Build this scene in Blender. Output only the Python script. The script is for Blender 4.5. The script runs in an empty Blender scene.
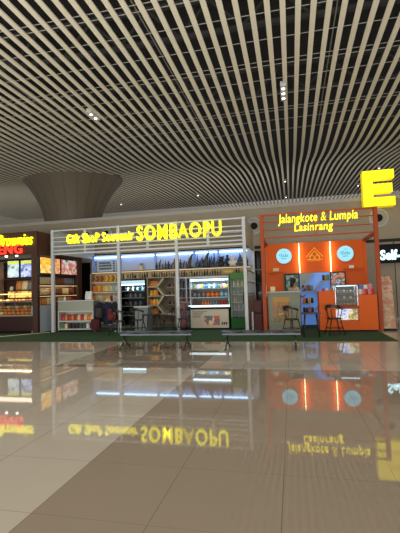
import bpy, bmesh, math, random
from mathutils import Vector, Matrix
random.seed(7)
SC = bpy.context.scene
COL = SC.collection
PI = math.pi

# ------------------------------------------------------------------ camera
cam_d = bpy.data.cameras.new('camera')
cam = bpy.data.objects.new('camera', cam_d); COL.objects.link(cam)
SC.camera = cam
cam_d.sensor_fit = 'VERTICAL'; cam_d.sensor_height = 24.0
cam_d.lens = 24.0 * 400 / 533
cam.matrix_world = (Matrix.Translation((0, 0, 1.4)) @ Matrix.Rotation(math.radians(12.83), 4, 'Z')
                    @ Matrix.Rotation(PI/2 + math.radians(3.42), 4, 'X') @ Matrix.Rotation(math.radians(-1.75), 4, 'Z'))
cam_d.clip_end = 200

# ------------------------------------------------------------------ world, light, exposure
W = bpy.data.worlds.new('world'); SC.world = W; W.use_nodes = True
W.node_tree.nodes['Background'].inputs[0].default_value = (1.0, 0.95, 0.88, 1)
W.node_tree.nodes['Background'].inputs[1].default_value = 0.30
SC.view_settings.view_transform = 'Standard'; SC.view_settings.look = 'None'
SC.view_settings.exposure = 0.0; SC.view_settings.gamma = 1.0; SC.view_settings.use_curve_mapping = False

def area_light(name, loc, direction, sx, sy, power, color):
    d = bpy.data.lights.new(name, 'AREA'); d.shape = 'RECTANGLE'; d.size = sx; d.size_y = sy
    d.energy = power; d.color = color
    o = bpy.data.objects.new(name, d); COL.objects.link(o)
    o.location = loc
    o.rotation_euler = Vector(direction).to_track_quat('-Z', 'Y').to_euler()
    return o
# added fill lights with no visible source, behind and above the camera
area_light('added_rear_fill', (-3, -9, 3.0), (0.0, 1, 0.22), 22, 5, 260, (1.0, 0.94, 0.86))
area_light('added_upward_fill', (-3, -1.5, 0.9), (0.0, 0.55, 1), 24, 3, 2000, (1.0, 0.95, 0.84))  # added low and out of view to brighten the near slats
area_light('added_overhead_fill', (-3, 4.0, 7.0), (0, 0.25, -1), 16, 4, 270, (1.0, 0.94, 0.88))  # added overhead fill, kept out of view
# unseen fill added beyond the bulkhead wall to brighten the far ceiling
area_light('added_upward_fill', (-8, 25, 3.0), (0, 0.0, 1), 26, 5, 260, (1.0, 0.95, 0.86))

# ------------------------------------------------------------------ materials
def lin(c):
    return tuple(((v/12.92) if v <= .04045 else ((v+.055)/1.055)**2.4) for v in c)
def rgb(r, g, b): return lin((r/255, g/255, b/255)) + (1,)
MATS = {}
def mat(name, col, rough=.5, metal=0., emit=None, es=0., noise=0., nscale=8., spec=.5, bump=0., alpha=1.):
    if name in MATS: return MATS[name]
    m = bpy.data.materials.new(name); m.use_nodes = True; nt = m.node_tree
    b = nt.nodes['Principled BSDF']
    b.inputs['Base Color'].default_value = col
    b.inputs['Roughness'].default_value = rough; b.inputs['Metallic'].default_value = metal
    b.inputs['Specular IOR Level'].default_value = spec
    if alpha < 1: b.inputs['Alpha'].default_value = alpha
    if emit is not None:
        b.inputs['Emission Color'].default_value = emit; b.inputs['Emission Strength'].default_value = es
    if noise or bump:
        tc = nt.nodes.new('ShaderNodeTexCoord'); n = nt.nodes.new('ShaderNodeTexNoise')
        n.inputs['Scale'].default_value = nscale; n.inputs['Detail'].default_value = 4
        nt.links.new(tc.outputs['Object'], n.inputs['Vector'])
        if noise:
            mx = nt.nodes.new('ShaderNodeMix'); mx.data_type = 'RGBA'
            mx.inputs[6].default_value = tuple(c*(1-noise) for c in col[:3]) + (1,)
            mx.inputs[7].default_value = tuple(min(1, c*(1+noise)) for c in col[:3]) + (1,)
            nt.links.new(n.outputs['Fac'], mx.inputs[0]); nt.links.new(mx.outputs[2], b.inputs['Base Color'])
        if bump:
            bp = nt.nodes.new('ShaderNodeBump'); bp.inputs['Strength'].default_value = bump
            nt.links.new(n.outputs['Fac'], bp.inputs['Height']); nt.links.new(bp.outputs[0], b.inputs['Normal'])
    MATS[name] = m; return m

def picture(name, stops, scale=3., es=0., vor=False, rough=.4, detail=3.):
    """A printed picture: blotches of several inks; backlit when es > 0."""
    if name in MATS: return MATS[name]
    m = bpy.data.materials.new(name); m.use_nodes = True; nt = m.node_tree
    b = nt.nodes['Principled BSDF']; b.inputs['Roughness'].default_value = rough
    tc = nt.nodes.new('ShaderNodeTexCoord')
    if vor:
        n = nt.nodes.new('ShaderNodeTexVoronoi'); n.inputs['Scale'].default_value = scale; out = n.outputs['Color']
        sp = nt.nodes.new('ShaderNodeSeparateColor'); nt.links.new(out, sp.inputs[0]); out = sp.outputs[0]
    else:
        n = nt.nodes.new('ShaderNodeTexNoise'); n.inputs['Scale'].default_value = scale; n.inputs['Detail'].default_value = detail
        out = n.outputs['Fac']
    nt.links.new(tc.outputs['Object'], n.inputs['Vector'])
    cr = nt.nodes.new('ShaderNodeValToRGB'); cr.color_ramp.interpolation = 'CONSTANT' if vor else 'LINEAR'
    el = cr.color_ramp.elements
    lo, hi = (0, 1) if vor else (.32, .68)
    for i, c in enumerate(stops):
        p = lo + (hi-lo)*i/max(1, len(stops) - (0 if vor else 1))
        e = el[i] if i < 2 else el.new(p)
        e.position = p; e.color = c
    nt.links.new(out, cr.inputs[0]); nt.links.new(cr.outputs[0], b.inputs['Base Color'])
    if es:
        nt.links.new(cr.outputs[0], b.inputs['Emission Color']); b.inputs['Emission Strength'].default_value = es
    MATS[name] = m; return m

# floor: polished 0.79 m tiles in two tones with thin joints
def floor_material():
    m = bpy.data.materials.new('polished_tiles'); m.use_nodes = True; nt = m.node_tree; L = nt.links
    b = nt.nodes['Principled BSDF']
    tc = nt.nodes.new('ShaderNodeTexCoord'); sx = nt.nodes.new('ShaderNodeSeparateXYZ'); L.new(tc.outputs['Object'], sx.inputs[0])
    def M(op, a, c=None, cl=False):
        n = nt.nodes.new('ShaderNodeMath'); n.operation = op; n.use_clamp = cl
        for i, v in enumerate((a, c)):
            if v is None: continue
            if isinstance(v, (int, float)): n.inputs[i].default_value = v
            else: L.new(v, n.inputs[i])
        return n.outputs[0]
    X, Y = sx.outputs[0], sx.outputs[1]
    T = .79
    def joint(v, ph):
        f = M('FRACT', M('DIVIDE', M('SUBTRACT', v, ph), T))
        d = M('MINIMUM', f, M('SUBTRACT', 1., f))
        return M('LESS_THAN', d, .0032)
    jt = M('MAXIMUM', joint(X, -.12), M('MULTIPLY', joint(Y, 7.09), .55))
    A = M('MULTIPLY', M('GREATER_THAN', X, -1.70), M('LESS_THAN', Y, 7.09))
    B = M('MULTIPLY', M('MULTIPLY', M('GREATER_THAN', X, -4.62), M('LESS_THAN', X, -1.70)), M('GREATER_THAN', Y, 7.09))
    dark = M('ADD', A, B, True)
    no = nt.nodes.new('ShaderNodeTexNoise'); no.inputs['Scale'].default_value = 1.3; no.inputs['Detail'].default_value = 5
    L.new(tc.outputs['Object'], no.inputs['Vector'])
    def mix(f, a, c):
        n = nt.nodes.new('ShaderNodeMix'); n.data_type = 'RGBA'
        L.new(f, n.inputs[0])
        for i, v in ((6, a), (7, c)):
            if isinstance(v, tuple): n.inputs[i].default_value = v
            else: L.new(v, n.inputs[i])
        return n.outputs[2]
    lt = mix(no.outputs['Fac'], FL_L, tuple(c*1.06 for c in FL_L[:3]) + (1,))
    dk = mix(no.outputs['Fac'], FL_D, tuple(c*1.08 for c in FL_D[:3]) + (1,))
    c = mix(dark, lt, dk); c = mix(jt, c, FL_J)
    L.new(c, b.inputs['Base Color'])
    b.inputs['Roughness'].default_value = .03; b.inputs['Specular IOR Level'].default_value = .46
    return m
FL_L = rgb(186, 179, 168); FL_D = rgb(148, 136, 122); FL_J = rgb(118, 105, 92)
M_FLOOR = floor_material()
M_SLAT = mat('slat_paint', rgb(220, 214, 196), .6, noise=.04, nscale=2)
M_DECK = mat('dark_deck', rgb(44, 44, 46), .9, noise=.3, nscale=3)
M_RAIL = mat('ceiling_rail', rgb(150, 148, 140), .5)
M_TRUSS = mat('dark_truss', rgb(60, 60, 60), .8)
M_WALL = mat('wall_paint', rgb(168, 158, 142), .8, noise=.05, nscale=1.5)
M_WALLW = mat('wall_ledge', rgb(176, 174, 170), .6)
M_BAND = mat('dark_grey', rgb(38, 36, 36), .7)
M_COLUMN = mat('column_panel', rgb(112, 102, 90), .6, noise=.05, nscale=1)
M_SEAM = mat('column_seam', rgb(84, 76, 66), .8)
M_GREEN = mat('green_carpet', rgb(34, 72, 40), .95, noise=.25, nscale=40, bump=.3)
M_WHITE = mat('white_metal', rgb(186, 192, 198), .35)
M_WPAN = mat('white_panel', rgb(192, 194, 196), .5)
M_CREAM = mat('cream_panel', rgb(184, 176, 160), .5)
M_ORANGE = mat('orange_laminate', (.68, .105, .004, 1), .5, noise=.04, nscale=3, spec=.25)
M_ORANGED = mat('orange_frame', (.36, .055, .006, 1), .5, spec=.3)
M_BROWN = mat('dark_brown_laminate', rgb(66, 38, 26), .4, noise=.15, nscale=6)
M_BROWN2 = mat('walnut_laminate', rgb(92, 62, 42), .45, noise=.15, nscale=6)
M_MAROON = mat('maroon_laminate', rgb(52, 22, 20), .35)
M_BLACK = mat('black_plastic', rgb(14, 14, 16), .55, spec=.2)
M_DARK = mat('dark_wood', rgb(38, 30, 28), .45)
M_DKMET = mat('dark_metal', rgb(70, 74, 80), .3, .8)
M_STEEL = mat('brushed_steel', rgb(150, 156, 165), .3, .9)
M_SHELF = mat('shelf_board', rgb(158, 150, 134), .5)
M_GREY = mat('grey_laminate', rgb(122, 126, 112), .5)
M_FRIDGE = mat('fridge_interior', rgb(96, 112, 122), .5)
M_BLUEDARK = mat('dark_fridge_interior', rgb(34, 48, 62), .5)
M_GRN = mat('green_enamel', (.006, .085, .012, 1), .55, spec=.2)
M_RED = mat('red_enamel', rgb(104, 18, 20), .4)
M_GLASSD = mat('smoked_glass', rgb(16, 18, 22), .08)
def glass(name='clear_glass'):
    if name in MATS: return MATS[name]
    m = bpy.data.materials.new(name); m.use_nodes = True; nt = m.node_tree
    nt.nodes.remove(nt.nodes['Principled BSDF'])
    t = nt.nodes.new('ShaderNodeBsdfTransparent'); t.inputs[0].default_value = (.93, .97, .97, 1)
    g = nt.nodes.new('ShaderNodeBsdfGlossy'); g.inputs[1].default_value = .3
    x = nt.nodes.new('ShaderNodeMixShader'); x.inputs[0].default_value = .02
    nt.links.new(t.outputs[0], x.inputs[1]); nt.links.new(g.outputs[0], x.inputs[2])
    nt.links.new(x.outputs[0], nt.nodes['Material Output'].inputs[0])
    MATS[name] = m; return m
M_GLASS = glass()
M_YEL = mat('lit_yellow', (1, .9, .02, 1), .5, emit=(1, .90, .008, 1), es=1.5)
M_YELDIM = mat('dim_yellow', (.8, .7, .02, 1), .5, emit=(1, .86, .01, 1), es=.75)
M_YELE = mat('lit_yellow_letter_front', (1, .9, .02, 1), .5, emit=(1, .84, .004, 1), es=1.05)
M_REDL = mat('lit_red', (.9, .05, .02, 1), .5, emit=(1, .035, .015, 1), es=1.6)
M_LED = mat('cool_led', (1, 1, 1, 1), .5, emit=(.40, .70, 1, 1), es=5)
M_LEDF = mat('fridge_led', (1, 1, 1, 1), .5, emit=(.62, .86, 1, 1), es=3.5)
M_LEDW = mat('warm_led', (1, 1, 1, 1), .5, emit=(1, .62, .30, 1), es=3.5)
M_DISC = mat('lit_disc', (.2, .4, .45, 1), .5, emit=(.30, .74, .95, 1), es=.8)
M_DISCM = mat('disc_print', rgb(40, 130, 160), .5, emit=(.1, .42, .55, 1), es=.7)
M_SELF = mat('lit_cyan_white', (1, 1, 1, 1), .5, emit=(.45, .88, 1, 1), es=2.0)
M_LAMP = mat('downlight_lens', (1, 1, 1, 1), .5, emit=(1, .97, .9, 1), es=5)
M_GOLD = mat('gold_lines', rgb(226, 158, 40), .4, emit=(1, .5, .05, 1), es=.35)
M_SKIN = mat('skin', rgb(176, 128, 100), .6)
M_HAIR = mat('black_hair', rgb(14, 12, 12), .5)
M_SHIRT = mat('pale_shirt', rgb(196, 182, 178), .8)
M_PANTS = mat('dark_trousers', rgb(34, 34, 42), .8)

# ------------------------------------------------------------------ mesh helpers
def wloc(o):
    v = Vector((0, 0, 0))
    while o is not None:
        v += o.location; o = o.parent
    return v
class MB:
    def __init__(s): s.bm = bmesh.new()
    def box(s, x0, x1, y0, y1, z0, z1, bev=0):
        g = bmesh.ops.create_cube(s.bm, size=1)
        sx, sy, sz = x1-x0, y1-y0, z1-z0
        for v in g['verts']:
            v.co = Vector(((v.co.x+.5)*sx+x0, (v.co.y+.5)*sy+y0, (v.co.z+.5)*sz+z0))
        if bev:
            es = list({e for v in g['verts'] for e in v.link_edges})
            bmesh.ops.bevel(s.bm, geom=es, offset=bev, segments=2, affect='EDGES', profile=.6)
        return s
    def tube(s, p0, p1, r0, r1=None, n=10):
        r1 = r0 if r1 is None else r1
        p0, p1 = Vector(p0), Vector(p1); d = p1-p0
        g = bmesh.ops.create_cone(s.bm, cap_ends=True, segments=n, radius1=r0, radius2=r1, depth=d.length,
                                  matrix=Matrix.Translation((p0+p1)/2) @ d.to_track_quat('Z', 'Y').to_matrix().to_4x4())
        for v in g['verts']:
            for f in v.link_faces:
                if len(f.verts) == 4: f.smooth = True
        return s
    def path(s, pts, r, n=8):
        for a, b in zip(pts, pts[1:]): s.tube(a, b, r, None, n)
        for p in pts[1:-1]: s.ball(p, r, r, r, 8, 6)
        return s
    def ball(s, c, rx, ry, rz, u=12, v=8):
        g = bmesh.ops.create_uvsphere(s.bm, u_segments=u, v_segments=v, radius=1)
        for q in g['verts']:
            q.co = Vector((q.co.x*rx+c[0], q.co.y*ry+c[1], q.co.z*rz+c[2]))
            for f in q.link_faces: f.smooth = True
        return s
    def lathe(s, prof, c=(0, 0, 0), n=16, cap=True):
        rings = []
        for r, z in prof:
            rings.append([s.bm.verts.new((c[0]+r*math.cos(2*PI*i/n), c[1]+r*math.sin(2*PI*i/n), c[2]+z)) for i in range(n)])
        for a, b in zip(rings, rings[1:]):
            for i in range(n):
                f = s.bm.faces.new((a[i], a[(i+1) % n], b[(i+1) % n], b[i])); f.smooth = True
        if cap:
            s.bm.faces.new(list(reversed(rings[0]))); s.bm.faces.new(rings[-1])
        return s
    def prism(s, pts, axis, a, b):
        """closed outline pts (2D) pushed from a to b along axis"""
        def P(p, t): return {'x': (t, p[0], p[1]), 'y': (p[0], t, p[1]), 'z': (p[0], p[1], t)}[axis]
        A = [s.bm.verts.new(P(p, a)) for p in pts]; B = [s.bm.verts.new(P(p, b)) for p in pts]
        s.bm.faces.new(A); s.bm.faces.new(list(reversed(B)))
        n = len(pts)
        for i in range(n): s.bm.faces.new((A[i], B[i], B[(i+1) % n], A[(i+1) % n]))
        return s
    def bar(s, p, q, w, axis, a, b):
        """flat bar of width w between 2D points p and q, pushed along axis"""
        p, q = Vector(p), Vector(q); d = (q-p).normalized(); nrm = Vector((-d.y, d.x))*w/2
        return s.prism([tuple(p-nrm), tuple(q-nrm), tuple(q+nrm), tuple(p+nrm)], axis, a, b)
    def build(s, name, m, parent=None, **kw):
        off = wloc(parent) if parent is not None else Vector((0, 0, 0))
        o0 = kw.pop('origin', None)
        if parent is None and o0 is not None: off = Vector(o0)
        bmesh.ops.recalc_face_normals(s.bm, faces=s.bm.faces[:])
        for v in s.bm.verts: v.co -= off
        me = bpy.data.meshes.new(name); s.bm.to_mesh(me); s.bm.free()
        for k in (m if isinstance(m, (list, tuple)) else [m]): me.materials.append(k)
        o = bpy.data.objects.new(name, me); COL.objects.link(o)
        if parent is not None: o.parent = parent
        elif o0 is not None: o.location = o0
        tag(o, **kw)
        return o
def tag(o, label=None, cat=None, group=None, kind=None):
    if label: o['label'] = label
    if cat: o['category'] = cat
    if group: o['group'] = group
    if kind: o['kind'] = kind
    return o
def thing(name, label, cat, loc=(0, 0, 0), group=None):
    o = bpy.data.objects.new(name, None); COL.objects.link(o); o.location = loc; o.empty_display_size = .1
    return tag(o, label, cat, group)
def copy_tree(o, parent=None):
    c = o.copy(); COL.objects.link(c)
    if parent is not None: c.parent = parent
    for ch in [x for x in bpy.data.objects if x.parent is o]: copy_tree(ch, c)
    return c

# ================================================================== SETTING
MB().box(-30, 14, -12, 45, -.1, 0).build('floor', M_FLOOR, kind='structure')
MB().box(-12.9, 2.5, 10.78, 16.9, 0.0, .012).build('green_carpet', M_GREEN, label='long green carpet strip under and before the kiosks', cat='carpet')

# ceiling: linear slats, level overhead, rising beyond the kiosks
PROF0 = [(-7, 7.14), (15.5, 7.14), (17.2, 7.20), (18.6, 7.37), (19.9, 7.62), (21.4, 7.89), (23.5, 8.17), (25.7, 8.36), (28.7, 8.54), (32, 8.72), (36.3, 8.9), (41, 9.1)]
PROF = []
for i in range(65):                              # the same curve, eased
    yy = -7 + i*.75; acc = 0; wsum = 0
    for k in range(-6, 7):
        q = min(41, max(-7, yy + k*.4)); g = math.exp(-(k/3.2)**2)
        for (a, za), (b, zb) in zip(PROF0, PROF0[1:]):
            if a <= q <= b: acc += g*(za + (zb-za)*(q-a)/(b-a)); wsum += g; break
    PROF.append((yy, acc/wsum))
def ceil_z(y):
    for (a, za), (b, zb) in zip(PROF, PROF[1:]):
        if a <= y <= b: return za + (zb-za)*(y-a)/(b-a)
    return PROF[-1][1]
bm = MB(); S = .31; w = .058
n0, n1 = int(-31/S), int(12.5/S)
for i in range(n0, n1+1):
    x = i*S + .06
    rings = []
    for y, z in PROF:
        rings.append([bm.bm.verts.new(p) for p in ((x-w, y, z), (x+w, y, z), (x+w, y, z+.035), (x-w, y, z+.035))])
    for a, b in zip(rings, rings[1:]):
        for k in range(4): bm.bm.faces.new((a[k], a[(k+1) % 4], b[(k+1) % 4], b[k]))
    bm.bm.faces.new(rings[0]); bm.bm.faces.new(list(reversed(rings[-1])))
bm.build('ceiling', M_SLAT, kind='structure')
bm = MB(); y = -6.5; k = 0
while y < 15.5:
    z = ceil_z(y) + .05
    bm.box(-31, 12.6, y, y+.014, z, z+.014)
    if k % 3 == 0:
        bm.box(-31, 12.6, y+.2, y+.214, z, z+.014)
    y += .92; k += 1
bm.build('trim_1', M_RAIL, kind='structure')
MB().box(-34, 16, -9, 45, 11.2, 11.3).build('ceiling', M_DECK, kind='structure')
bm = MB()                                        # dark roof trusses and ducts over the slats
for y in (2.5, 6.5, 10.5, 14.5):
    z = ceil_z(y) + 1.3
    bm.box(-28, 12, y-.06, y+.06, z, z+.12); bm.box(-28, 12, y-.06, y+.06, z+1.0, z+1.12)
    x = -28
    while x < 11:
        bm.bar((x, z+.1), (x+.9, z+1.0), .07, 'y', y-.03, y+.03); bm.bar((x+.9, z+1.0), (x+1.8, z+.1), .07, 'y', y-.03, y+.03); x += 1.8
bm.build('trim_2', M_TRUSS, kind='structure')
bm = MB()                                        # cable runs lengthwise
for x in (-3.15, -2.98, -.62, 1.05, 1.2, -7.5):
    bm.box(x-.012, x+.012, -6, 15, 7.4, 7.425)
bm.build('trim_3', M_RAIL, kind='structure')

# bulkhead wall behind the kiosks; the hall's ceiling goes on above it
bm = MB().box(-27, 14, 17.1, 17.4, 0, 4.80)
bm.build('wall_back', M_WALL, kind='structure')
MB().box(-27, 14, 17.04, 17.46, 4.80, 4.96, .02).build('trim_4', M_WALLW, kind='structure')
MB().box(-27, 14, 17.06, 17.1, 3.10, 3.22).build('trim_5', M_BAND, kind='structure')  # dark strip along the wall face
bm = MB()
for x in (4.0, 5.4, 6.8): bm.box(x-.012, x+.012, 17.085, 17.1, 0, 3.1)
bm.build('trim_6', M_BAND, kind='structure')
MB().box(2.2, 14, 17.05, 17.1, 0, .1).build('baseboard_back', M_WALLW, kind='structure')
# dark doorways
def doorway(n, x0, x1, z0, z1, mull):
    d = MB().box(x0, x1, 17.03, 17.1, z0, z1).build('door_%d' % n, M_GLASSD, kind='structure')
    bm = MB().box(x0-.05, x0, 17.0, 17.1, z0, z1+.05).box(x1, x1+.05, 17.0, 17.1, z0, z1+.05).box(x0, x1, 17.0, 17.1, z1, z1+.05)
    for z in mull: bm.box(x0, x1, 17.01, 17.03, z-.025, z+.025)
    bm.build('door_frame', M_SHELF, d)
doorway(1, -9.85, -9.1, 0, 2.85, ())
doorway(2, -1.48, -.55, .95, 3.0, (2.2,))

# air nozzles in the wall
def nozzle(x, z, r, label):
    t = thing('air_nozzle', label, 'air vent', (x, 17.1, z), 'round air nozzles along the wall')
    def ring(r0, r1, d):
        b = MB(); n = 32; A, B, Cc, D = [], [], [], []
        for i in range(n):
            c, s_ = math.cos(2*PI*i/n), math.sin(2*PI*i/n)
            A.append(b.bm.verts.new((x+r0*c, 17.09, z+r0*s_))); B.append(b.bm.verts.new((x+r0*c, 17.1-d, z+r0*s_)))
            Cc.append(b.bm.verts.new((x+r1*c, 17.1-d*.7, z+r1*s_))); D.append(b.bm.verts.new((x+r1*c, 17.09, z+r1*s_)))
        for i in range(n):
            j = (i+1) % n
            for p, q in ((A, B), (B, Cc), (Cc, D), (D, A)): b.bm.faces.new((p[i], p[j], q[j], q[i]))
        return b
    ring(r*.80, r, .05).build('outer_ring', M_WPAN, t)
    ring(r*.42, r*.78, .03).build('inner_ring', M_WALLW, t)
    MB().tube((x, 17.095, z), (x, 17.0, z), r*.40, r*.36, 24).build('nozzle_bore', M_BLACK, t)
nozzle(-1.47, 4.08, .37, 'round white air nozzle above the gap between gift shop and orange kiosk')
nozzle(3.5, 4.08, .37, 'round white air nozzle just under the big yellow letter')
nozzle(-9.31, 4.2, .27, 'small round air nozzle behind the smaller yellow lettering, left one of two')
nozzle(-8.31, 4.2, .27, 'small round air nozzle behind the smaller yellow lettering, right one of two')

# flared column
cx, cy = -11.1, 18.95
t = thing('flared_column', 'broad brown column flaring out like a funnel to the slatted ceiling', 'column', (cx, cy, 0))
prof = [(1.28, 0), (1.28, 3.8), (1.40, 5.1), (1.56, 5.8), (1.84, 6.4), (2.18, 6.95), (2.52, 7.35), (2.60, 7.45), (2.55, 7.55)]
MB().lathe(prof, (cx, cy, 0), 64).build('column_cladding', M_COLUMN, t)
bm = MB()
for k in range(20):
    a = 2*PI*k/20
    for (r0, z0), (r1, z1) in zip(prof, prof[1:]):
        bm.tube((cx+(r0+.002)*math.cos(a), cy+(r0+.002)*math.sin(a), z0), (cx+(r1+.002)*math.cos(a), cy+(r1+.002)*math.sin(a), z1), .007, None, 6)
bm.build('panel_seam', M_SEAM, t)

# ceiling downlights
def downlight(x, y, z, n, label):
    t = thing('ceiling_downlight', label, 'ceiling light', (x, y, z), 'small white downlights in the slatted ceiling')
    MB().box(x-.08, x+.08, y-.16*n, y+.16*n, z, z+.14, .01).build('lamp_housing', M_WPAN, t)
    bm = MB()
    for k in range(n):
        yy = y + (k-(n-1)/2)*.3
        MB().tube((x, yy, z+.01), (x, yy, z-.015), .042, .042, 16).build('lamp_lens', M_LAMP, t)
    d = bpy.data.lights.new('lamp_light', 'SPOT'); d.energy = 60*n; d.spot_size = 2.2; d.color = (1, .93, .82); d.shadow_soft_size = .06
    o = bpy.data.objects.new('lamp_light', d); COL.objects.link(o); o.parent = t; o.location = (0, 0, -.04)
downlight(-5.98, 11.5, 7.08, 2, 'twin downlight in the ceiling at upper left')
downlight(.0, 11.7, 7.08, 3, 'triple downlight in the ceiling at upper centre, nearest the viewer')
downlight(-.14, 26.5, 8.35, 1, 'small downlight in the far ceiling above the orange kiosk, higher of two')
downlight(-.15, 32.8, 8.70, 1, 'small downlight in the far ceiling above the orange kiosk, lower of two')
downlight(-6.57, 28.9, 8.5, 1, 'small downlight in the far ceiling above the largest yellow letters')
downlight(-13.2, 29.9, 8.55, 1, 'small downlight in the ceiling just right of the flared column')
downlight(4.95, 30.2, 8.55, 1, 'small downlight in the ceiling left of the big yellow letter')
downlight(5.26, 24.8, 8.2, 1, 'small downlight in the ceiling just above the big yellow letter')

# ================================================================== LETTERING
def glyph_mesh(body, size, extrude, offset, shear):
    c = bpy.data.curves.new('tmp', 'FONT'); c.body = body; c.size = size; c.extrude = extrude; c.offset = offset; c.shear = shear
    c.resolution_u = 3
    o = bpy.data.objects.new('tmp', c); COL.objects.link(o)
    dg = bpy.context.evaluated_depsgraph_get(); me = bpy.data.meshes.new_from_object(o.evaluated_get(dg))
    bpy.data.objects.remove(o); bpy.data.curves.remove(c)
    return me
def bounds(me):
    xs = [v.co.x for v in me.vertices]; ys = [v.co.y for v in me.vertices]
    return min(xs), max(xs), min(ys), max(ys)
def lettering(name, label, cat, text, x0, x1, z0, z1, y, depth, m, offset=.02, shear=0, parent=None, special=None, part='letter', track=0.):
    full = glyph_mesh(text, 1, 0, offset, shear); bx0, bx1, by0, by1 = bounds(full); bpy.data.meshes.remove(full)
    sx = (x1-x0)/(bx1-bx0); sz = (z1-z0)/(by1-by0)
    t = parent if parent else thing(name, label, cat, (x0, y, z0))
    off = wloc(t)
    for i, ch in enumerate(text):
        if ch == ' ': continue
        pm = glyph_mesh(text[:i+1], 1, 0, offset, shear); a = bounds(pm)[1]; bpy.data.meshes.remove(pm)
        me = glyph_mesh(ch, 1, .5, offset, shear); b = bounds(me)[1]; bounds_c = bounds(me)
        for v in me.vertices:
            gx, gy, gz = v.co
            gc = (bounds_c[0]+bounds_c[1])/2; gx = gc + (gx-gc)*(1-track)
            v.co = Vector((x0 + (gx + a - b - bx0)*sx, y - gz*depth, z0 + (gy-by0)*sz)) - off
        mm = special.get(i, m) if special else m
        me.materials.clear(); me.materials.append(mm)
        me.name = part
        o = bpy.data.objects.new(part, me); COL.objects.link(o); o.parent = t
    return t

# ================================================================== GOODS
GOODS = {}
def goods_mesh(kind, w, d, h, m):
    key = (kind, round(w, 3), round(d, 3), round(h, 3), m.name)
    if key in GOODS: return GOODS[key]
    b = MB()
    if kind == 'pouch':
        sec = [(0, .46, .30), (.12, .5, .5), (.5, .48, .46), (.82, .47, .2), (.9, .5, .04), (1, .5, .04)]
        rings = []
        for f, a, c in sec:
            rings.append([b.bm.verts.new(p) for p in ((-a*w, -c*d*.6, f*h), (0, -c*d, f*h), (a*w, -c*d*.6, f*h), (a*w, c*d*.6, f*h), (0, c*d, f*h), (-a*w, c*d*.6, f*h))])
        for p, q in zip(rings, rings[1:]):
            for k in range(6): b.bm.faces.new((p[k], p[(k+1) % 6], q[(k+1) % 6], q[k]))
        b.bm.faces.new(rings[0]); b.bm.faces.new(rings[-1])
    elif kind == 'box':
        b.box(-w/2, w/2, -d/2, d/2, 0, h, min(w, d, h)*.06)
    elif kind == 'jar':
        b.lathe([(w*.42, 0), (w*.5, h*.05), (w*.5, h*.72), (w*.38, h*.8), (w*.42, h*.82), (w*.42, h*.98), (w*.38, h)], n=12)
    elif kind == 'bottle':
        b.lathe([(w*.45, 0), (w*.5, h*.04), (w*.5, h*.58), (w*.2, h*.74), (w*.17, h*.95), (w*.2, h)], n=12)
    elif kind == 'roll':
        g = MB.tube(b, (0, -d/2, w/2), (0, d/2, w/2), w/2, None, 14)
    elif kind == 'bun':
        b.ball((0, 0, h*.45), w/2, d/2, h*.5, 12, 8)
        for v in b.bm.verts:
            if v.co.z < 0: v.co.z = 0
    elif kind == 'dagger':      # curved blade souvenir standing on a small foot
        b.lathe([(w*.5, 0), (w*.5, h*.05), (w*.15, h*.1)], n=10)
        pts = [(-.08, .08), (-.16, .35), (-.05, .65), (.25, .95), (.34, 1.0), (.22, .72), (.14, .4), (.08, .08)]
        b.prism([(p[0]*w*1.6, p[1]*h) for p in pts], 'y', -d*.15, d*.15)
    elif kind == 'sailboat':
        b.prism([(-.5*w, .22*h), (-.35*w, .04*h), (.35*w, .04*h), (.5*w, .25*h)], 'y', -d*.3, d*.3)
        b.box(-w*.2, w*.2, -d*.25, d*.25, 0, h*.05)
        b.tube((0, 0, .1*h), (0, 0, h), w*.025, None, 6)
        b.prism([(.03*w, .27*h), (.42*w, .30*h), (.03*w, .95*h)], 'y', -.008, .008)
        b.prism([(-.03*w, .27*h), (-.36*w, .30*h), (-.03*w, .8*h)], 'y', -.008, .008)
    elif kind == 'statuette':
        b.lathe([(w*.4, 0), (w*.42, h*.08), (w*.25, h*.12), (w*.33, h*.4), (w*.38, h*.6), (w*.16, h*.7), (w*.2, h*.8), (w*.17, h*.93), (w*.04, h)], n=12)
    elif kind == 'plush':
        b.ball((0, 0, h*.3), w*.42, d*.4, h*.3, 12, 8); b.ball((0, -d*.05, h*.72), w*.32, d*.32, h*.25, 12, 8)
        for sx in (-1, 1):
            b.ball((sx*w*.24, 0, h*.93), w*.1, d*.08, h*.08, 8, 6); b.ball((sx*w*.38, -d*.2, h*.36), w*.13, d*.13, h*.16, 8, 6); b.ball((sx*w*.22, -d*.36, h*.1), w*.14, d*.16, h*.1, 8, 6)
    bmesh.ops.recalc_face_normals(b.bm, faces=b.bm.faces[:])
    me = bpy.data.meshes.new(kind); b.bm.to_mesh(me); b.bm.free(); me.materials.append(m)
    GOODS[key] = me
    return me
CLR = {}
def clr(nm, r, g, b, rough=.45):
    CLR[nm] = mat('goods_' + nm.replace(' ', '_'), rgb(r, g, b), rough, noise=.25, nscale=25); return CLR[nm]
for nm, c in dict([('orange', (226, 120, 30)), ('yellow', (226, 188, 50)), ('red', (176, 38, 34)), ('white', (214, 214, 208)), ('blue', (60, 110, 170)),
                   ('dark blue', (34, 48, 84)), ('black', (22, 22, 26)), ('brown', (120, 74, 40)), ('golden brown', (190, 124, 58)), ('green', (70, 130, 60)),
                   ('pink', (206, 120, 130)), ('pale blue', (140, 190, 210)), ('cream', (214, 196, 150)), ('grey', (120, 124, 128)), ('dark green', (40, 74, 48))]).items():
    clr(nm, *c)
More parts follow.
